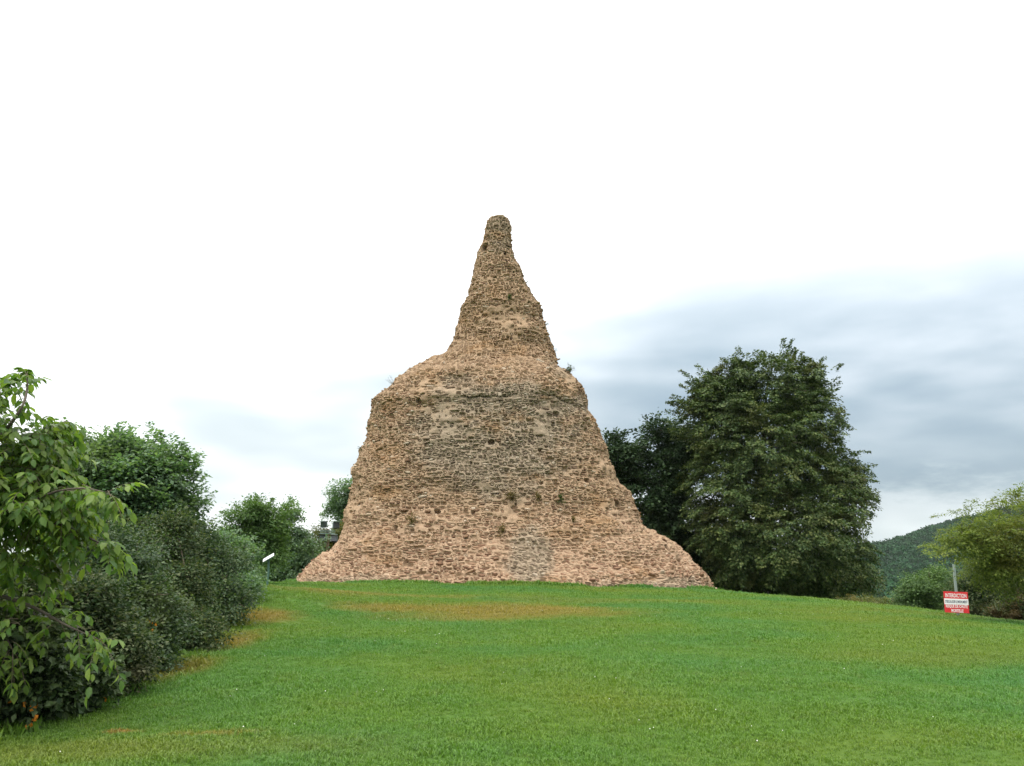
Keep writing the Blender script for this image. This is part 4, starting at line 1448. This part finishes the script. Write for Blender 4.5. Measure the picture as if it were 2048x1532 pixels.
def lettering(body, width, height, x, z, y, mat, par, frame, bold=0.03):
    cu = bpy.data.curves.new('lettering', 'FONT')
    cu.body = body
    cu.size = 1.0
    cu.align_x = 'CENTER'
    cu.align_y = 'CENTER'
    cu.offset = bold
    cu.resolution_u = 3
    ob = bpy.data.objects.new('lettering', cu)
    COL.objects.link(ob)
    dg = bpy.context.evaluated_depsgraph_get()
    me = bpy.data.meshes.new_from_object(ob.evaluated_get(dg))
    bpy.data.objects.remove(ob)
    V = np.array([v.co[:] for v in me.vertices])
    mn, mx = V.min(0), V.max(0)
    for v in me.vertices:
        px = ((v.co.x - mn[0]) / (mx[0] - mn[0]) - .5) * width + x
        pz = ((v.co.y - mn[1]) / (mx[1] - mn[1]) - .5) * height + z
        v.co = frame(px, y, pz)
    me.materials.clear()
    return link('lettering', me, par, mat)


lettering("INTERDICTION", 0.60, 0.115, 0, 0.195, -0.0105, M_SWHITE, sign, loc, 0.02)
lettering("D'ESCALADER LE MONUMENT", 0.63, 0.085, 0, 0.018, -0.0135, M_SBLUE, sign, loc, 0.025)
lettering("RISQUE DE CHUTE", 0.62, 0.105, 0, -0.125, -0.0105, M_SWHITE, sign, loc, 0.02)
lettering("MORTELLE", 0.34, 0.095, 0.01, -0.243, -0.0105, M_SWHITE, sign, loc, 0.02)

# ---------------------------------------------------------------- information panel
M_GREENP = plain("green painted steel", (0.05, 0.11, 0.08), 0.5, 0.1)
M_PANEL = plain("panel white", (0.82, 0.83, 0.80), 0.3, 0, 0.02, 4, 0.0)
M_PRINT = plain("panel print", (0.16, 0.17, 0.16), 0.5)
YP = 26.0
ib = at(533, 1180, YP)
ibz = G_(ib.x, YP)
ip = empty('information_panel', (ib.x, YP, ibz), 'slanted white information panel on a green post at the end of the hedge', 'panel')
pc = np.array(at(537, 1115, YP))
Mp = Matrix.Rotation(R(12), 3, 'Z') @ Matrix.Rotation(R(-31), 3, 'Y') @ Matrix.Rotation(R(9), 3, 'X')
mb = MB()
mb.box(pc, (0.19, 0.26, 0.012), Mp, 0.004)
mb.build('board', M_PANEL, ip)
mb = MB()
for i in range(4):
    mb.box(Vector(pc) + Mp @ Vector((-0.13 + 0.028 * i, 0.02 - .04 * (i % 2), 0.014)), (0.007, 0.11 + .02 * (i % 3), 0.0015), Mp)
mb.build('print', M_PRINT, ip)['kind'] = 'stuff'
mb = MB()
mb.box(Vector(pc) + Mp @ Vector((0, 0, -0.028)), (0.175, 0.24, 0.014), Mp, 0.004)
mb.build('frame', M_GREENP, ip)
mb = MB()
mb.tube([(ib.x, YP, ibz - .2), (ib.x + .03, YP, (ibz + pc[2]) / 2), (pc[0], YP, pc[2] - .05)], [.035, .035, .035], 8)
mb.build('post', M_GREENP, ip)

# ---------------------------------------------------------------- floodlight mast
M_LAMP = plain("floodlight housing", (0.07, 0.09, 0.09), 0.45, 0.4)
M_LAMPE = plain("floodlight trim", (0.16, 0.23, 0.19), 0.45, 0.2)
M_WOODP = bark_mat("wooden pole", (0.11, 0.085, 0.045))
gm, tg = new_mat("floodlight glass")
pg = tg.n('ShaderNodeBsdfPrincipled', ins={'Base Color': (0.05, 0.06, 0.065), 'Roughness': 0.15, 'Specular IOR Level': 0.35})
finish(tg, pg.outputs[0])
YF = 55.0
fb = at(654, 1120, YF)
fz = G_(fb.x, YF)
mast = empty('floodlight_mast', (fb.x, YF, fz), 'wooden pole carrying four floodlights left of the monument', 'floodlight mast')
ptop = at(655.5, 1058, YF)
mb = MB(); mb.tube([(fb.x, YF, fz - .3), (fb.x, YF, (fz + ptop.z) / 2), (ptop.x, YF, ptop.z)], [.13, .12, .10], 9)
mb.build('pole', M_WOODP, mast, True)
for v, nm in ((1062, 0), (1066.5, 1)):
    c = at(655.5, v, YF - .1)
    mb = MB(); mb.box(c, (0.52, 0.04, 0.04), None, .005)
    mb.build('crossbar', M_LAMPE, mast)
for u, v, yw, pt in [(648, 1048.5, -35, 8), (672, 1050.5, 28, -8), (646.5, 1076, -14, -12), (668, 1077.5, 8, -12)]:
    c = at(u, v, YF - .28)
    Mf = Matrix.Rotation(R(yw), 3, 'Z') @ Matrix.Rotation(R(pt), 3, 'X')
    mb = MB(); mb.box(c, (0.225, 0.13, 0.215), Mf, .03)
    fl = mb.build('floodlight', M_LAMP, mast)
    L4 = lambda x, y, z: Vector(c) + Mf @ Vector((x, y, z))

    def sub(name, mbx, mat):
        o = mbx.build(name, mat, None)
        o.parent = fl
        o.matrix_parent_inverse = (fl.matrix_parent_inverse).inverted() @ Matrix.Identity(4) if False else Matrix.Identity(4)
        return o
    mb = MB(); mb.box(L4(0, -.135, -.01), (0.185, 0.01, 0.17), Mf, .003)
    sub('glass', mb, gm)
    mb = MB()
    mb.box(L4(0, -.20, .24), (0.24, 0.09, 0.012), Mf, .003)
    sub('visor', mb, M_LAMPE)
    mb = MB()
    mb.box(L4(0.238, 0, 0), (0.012, 0.025, 0.19), Mf); mb.box(L4(-0.238, 0, 0), (0.012, 0.025, 0.19), Mf)
    mb.box(L4(0, 0, (-0.255 if v < 1060 else 0.285)), (0.25, 0.025, 0.014), Mf)
    sub('bracket', mb, M_LAMPE)
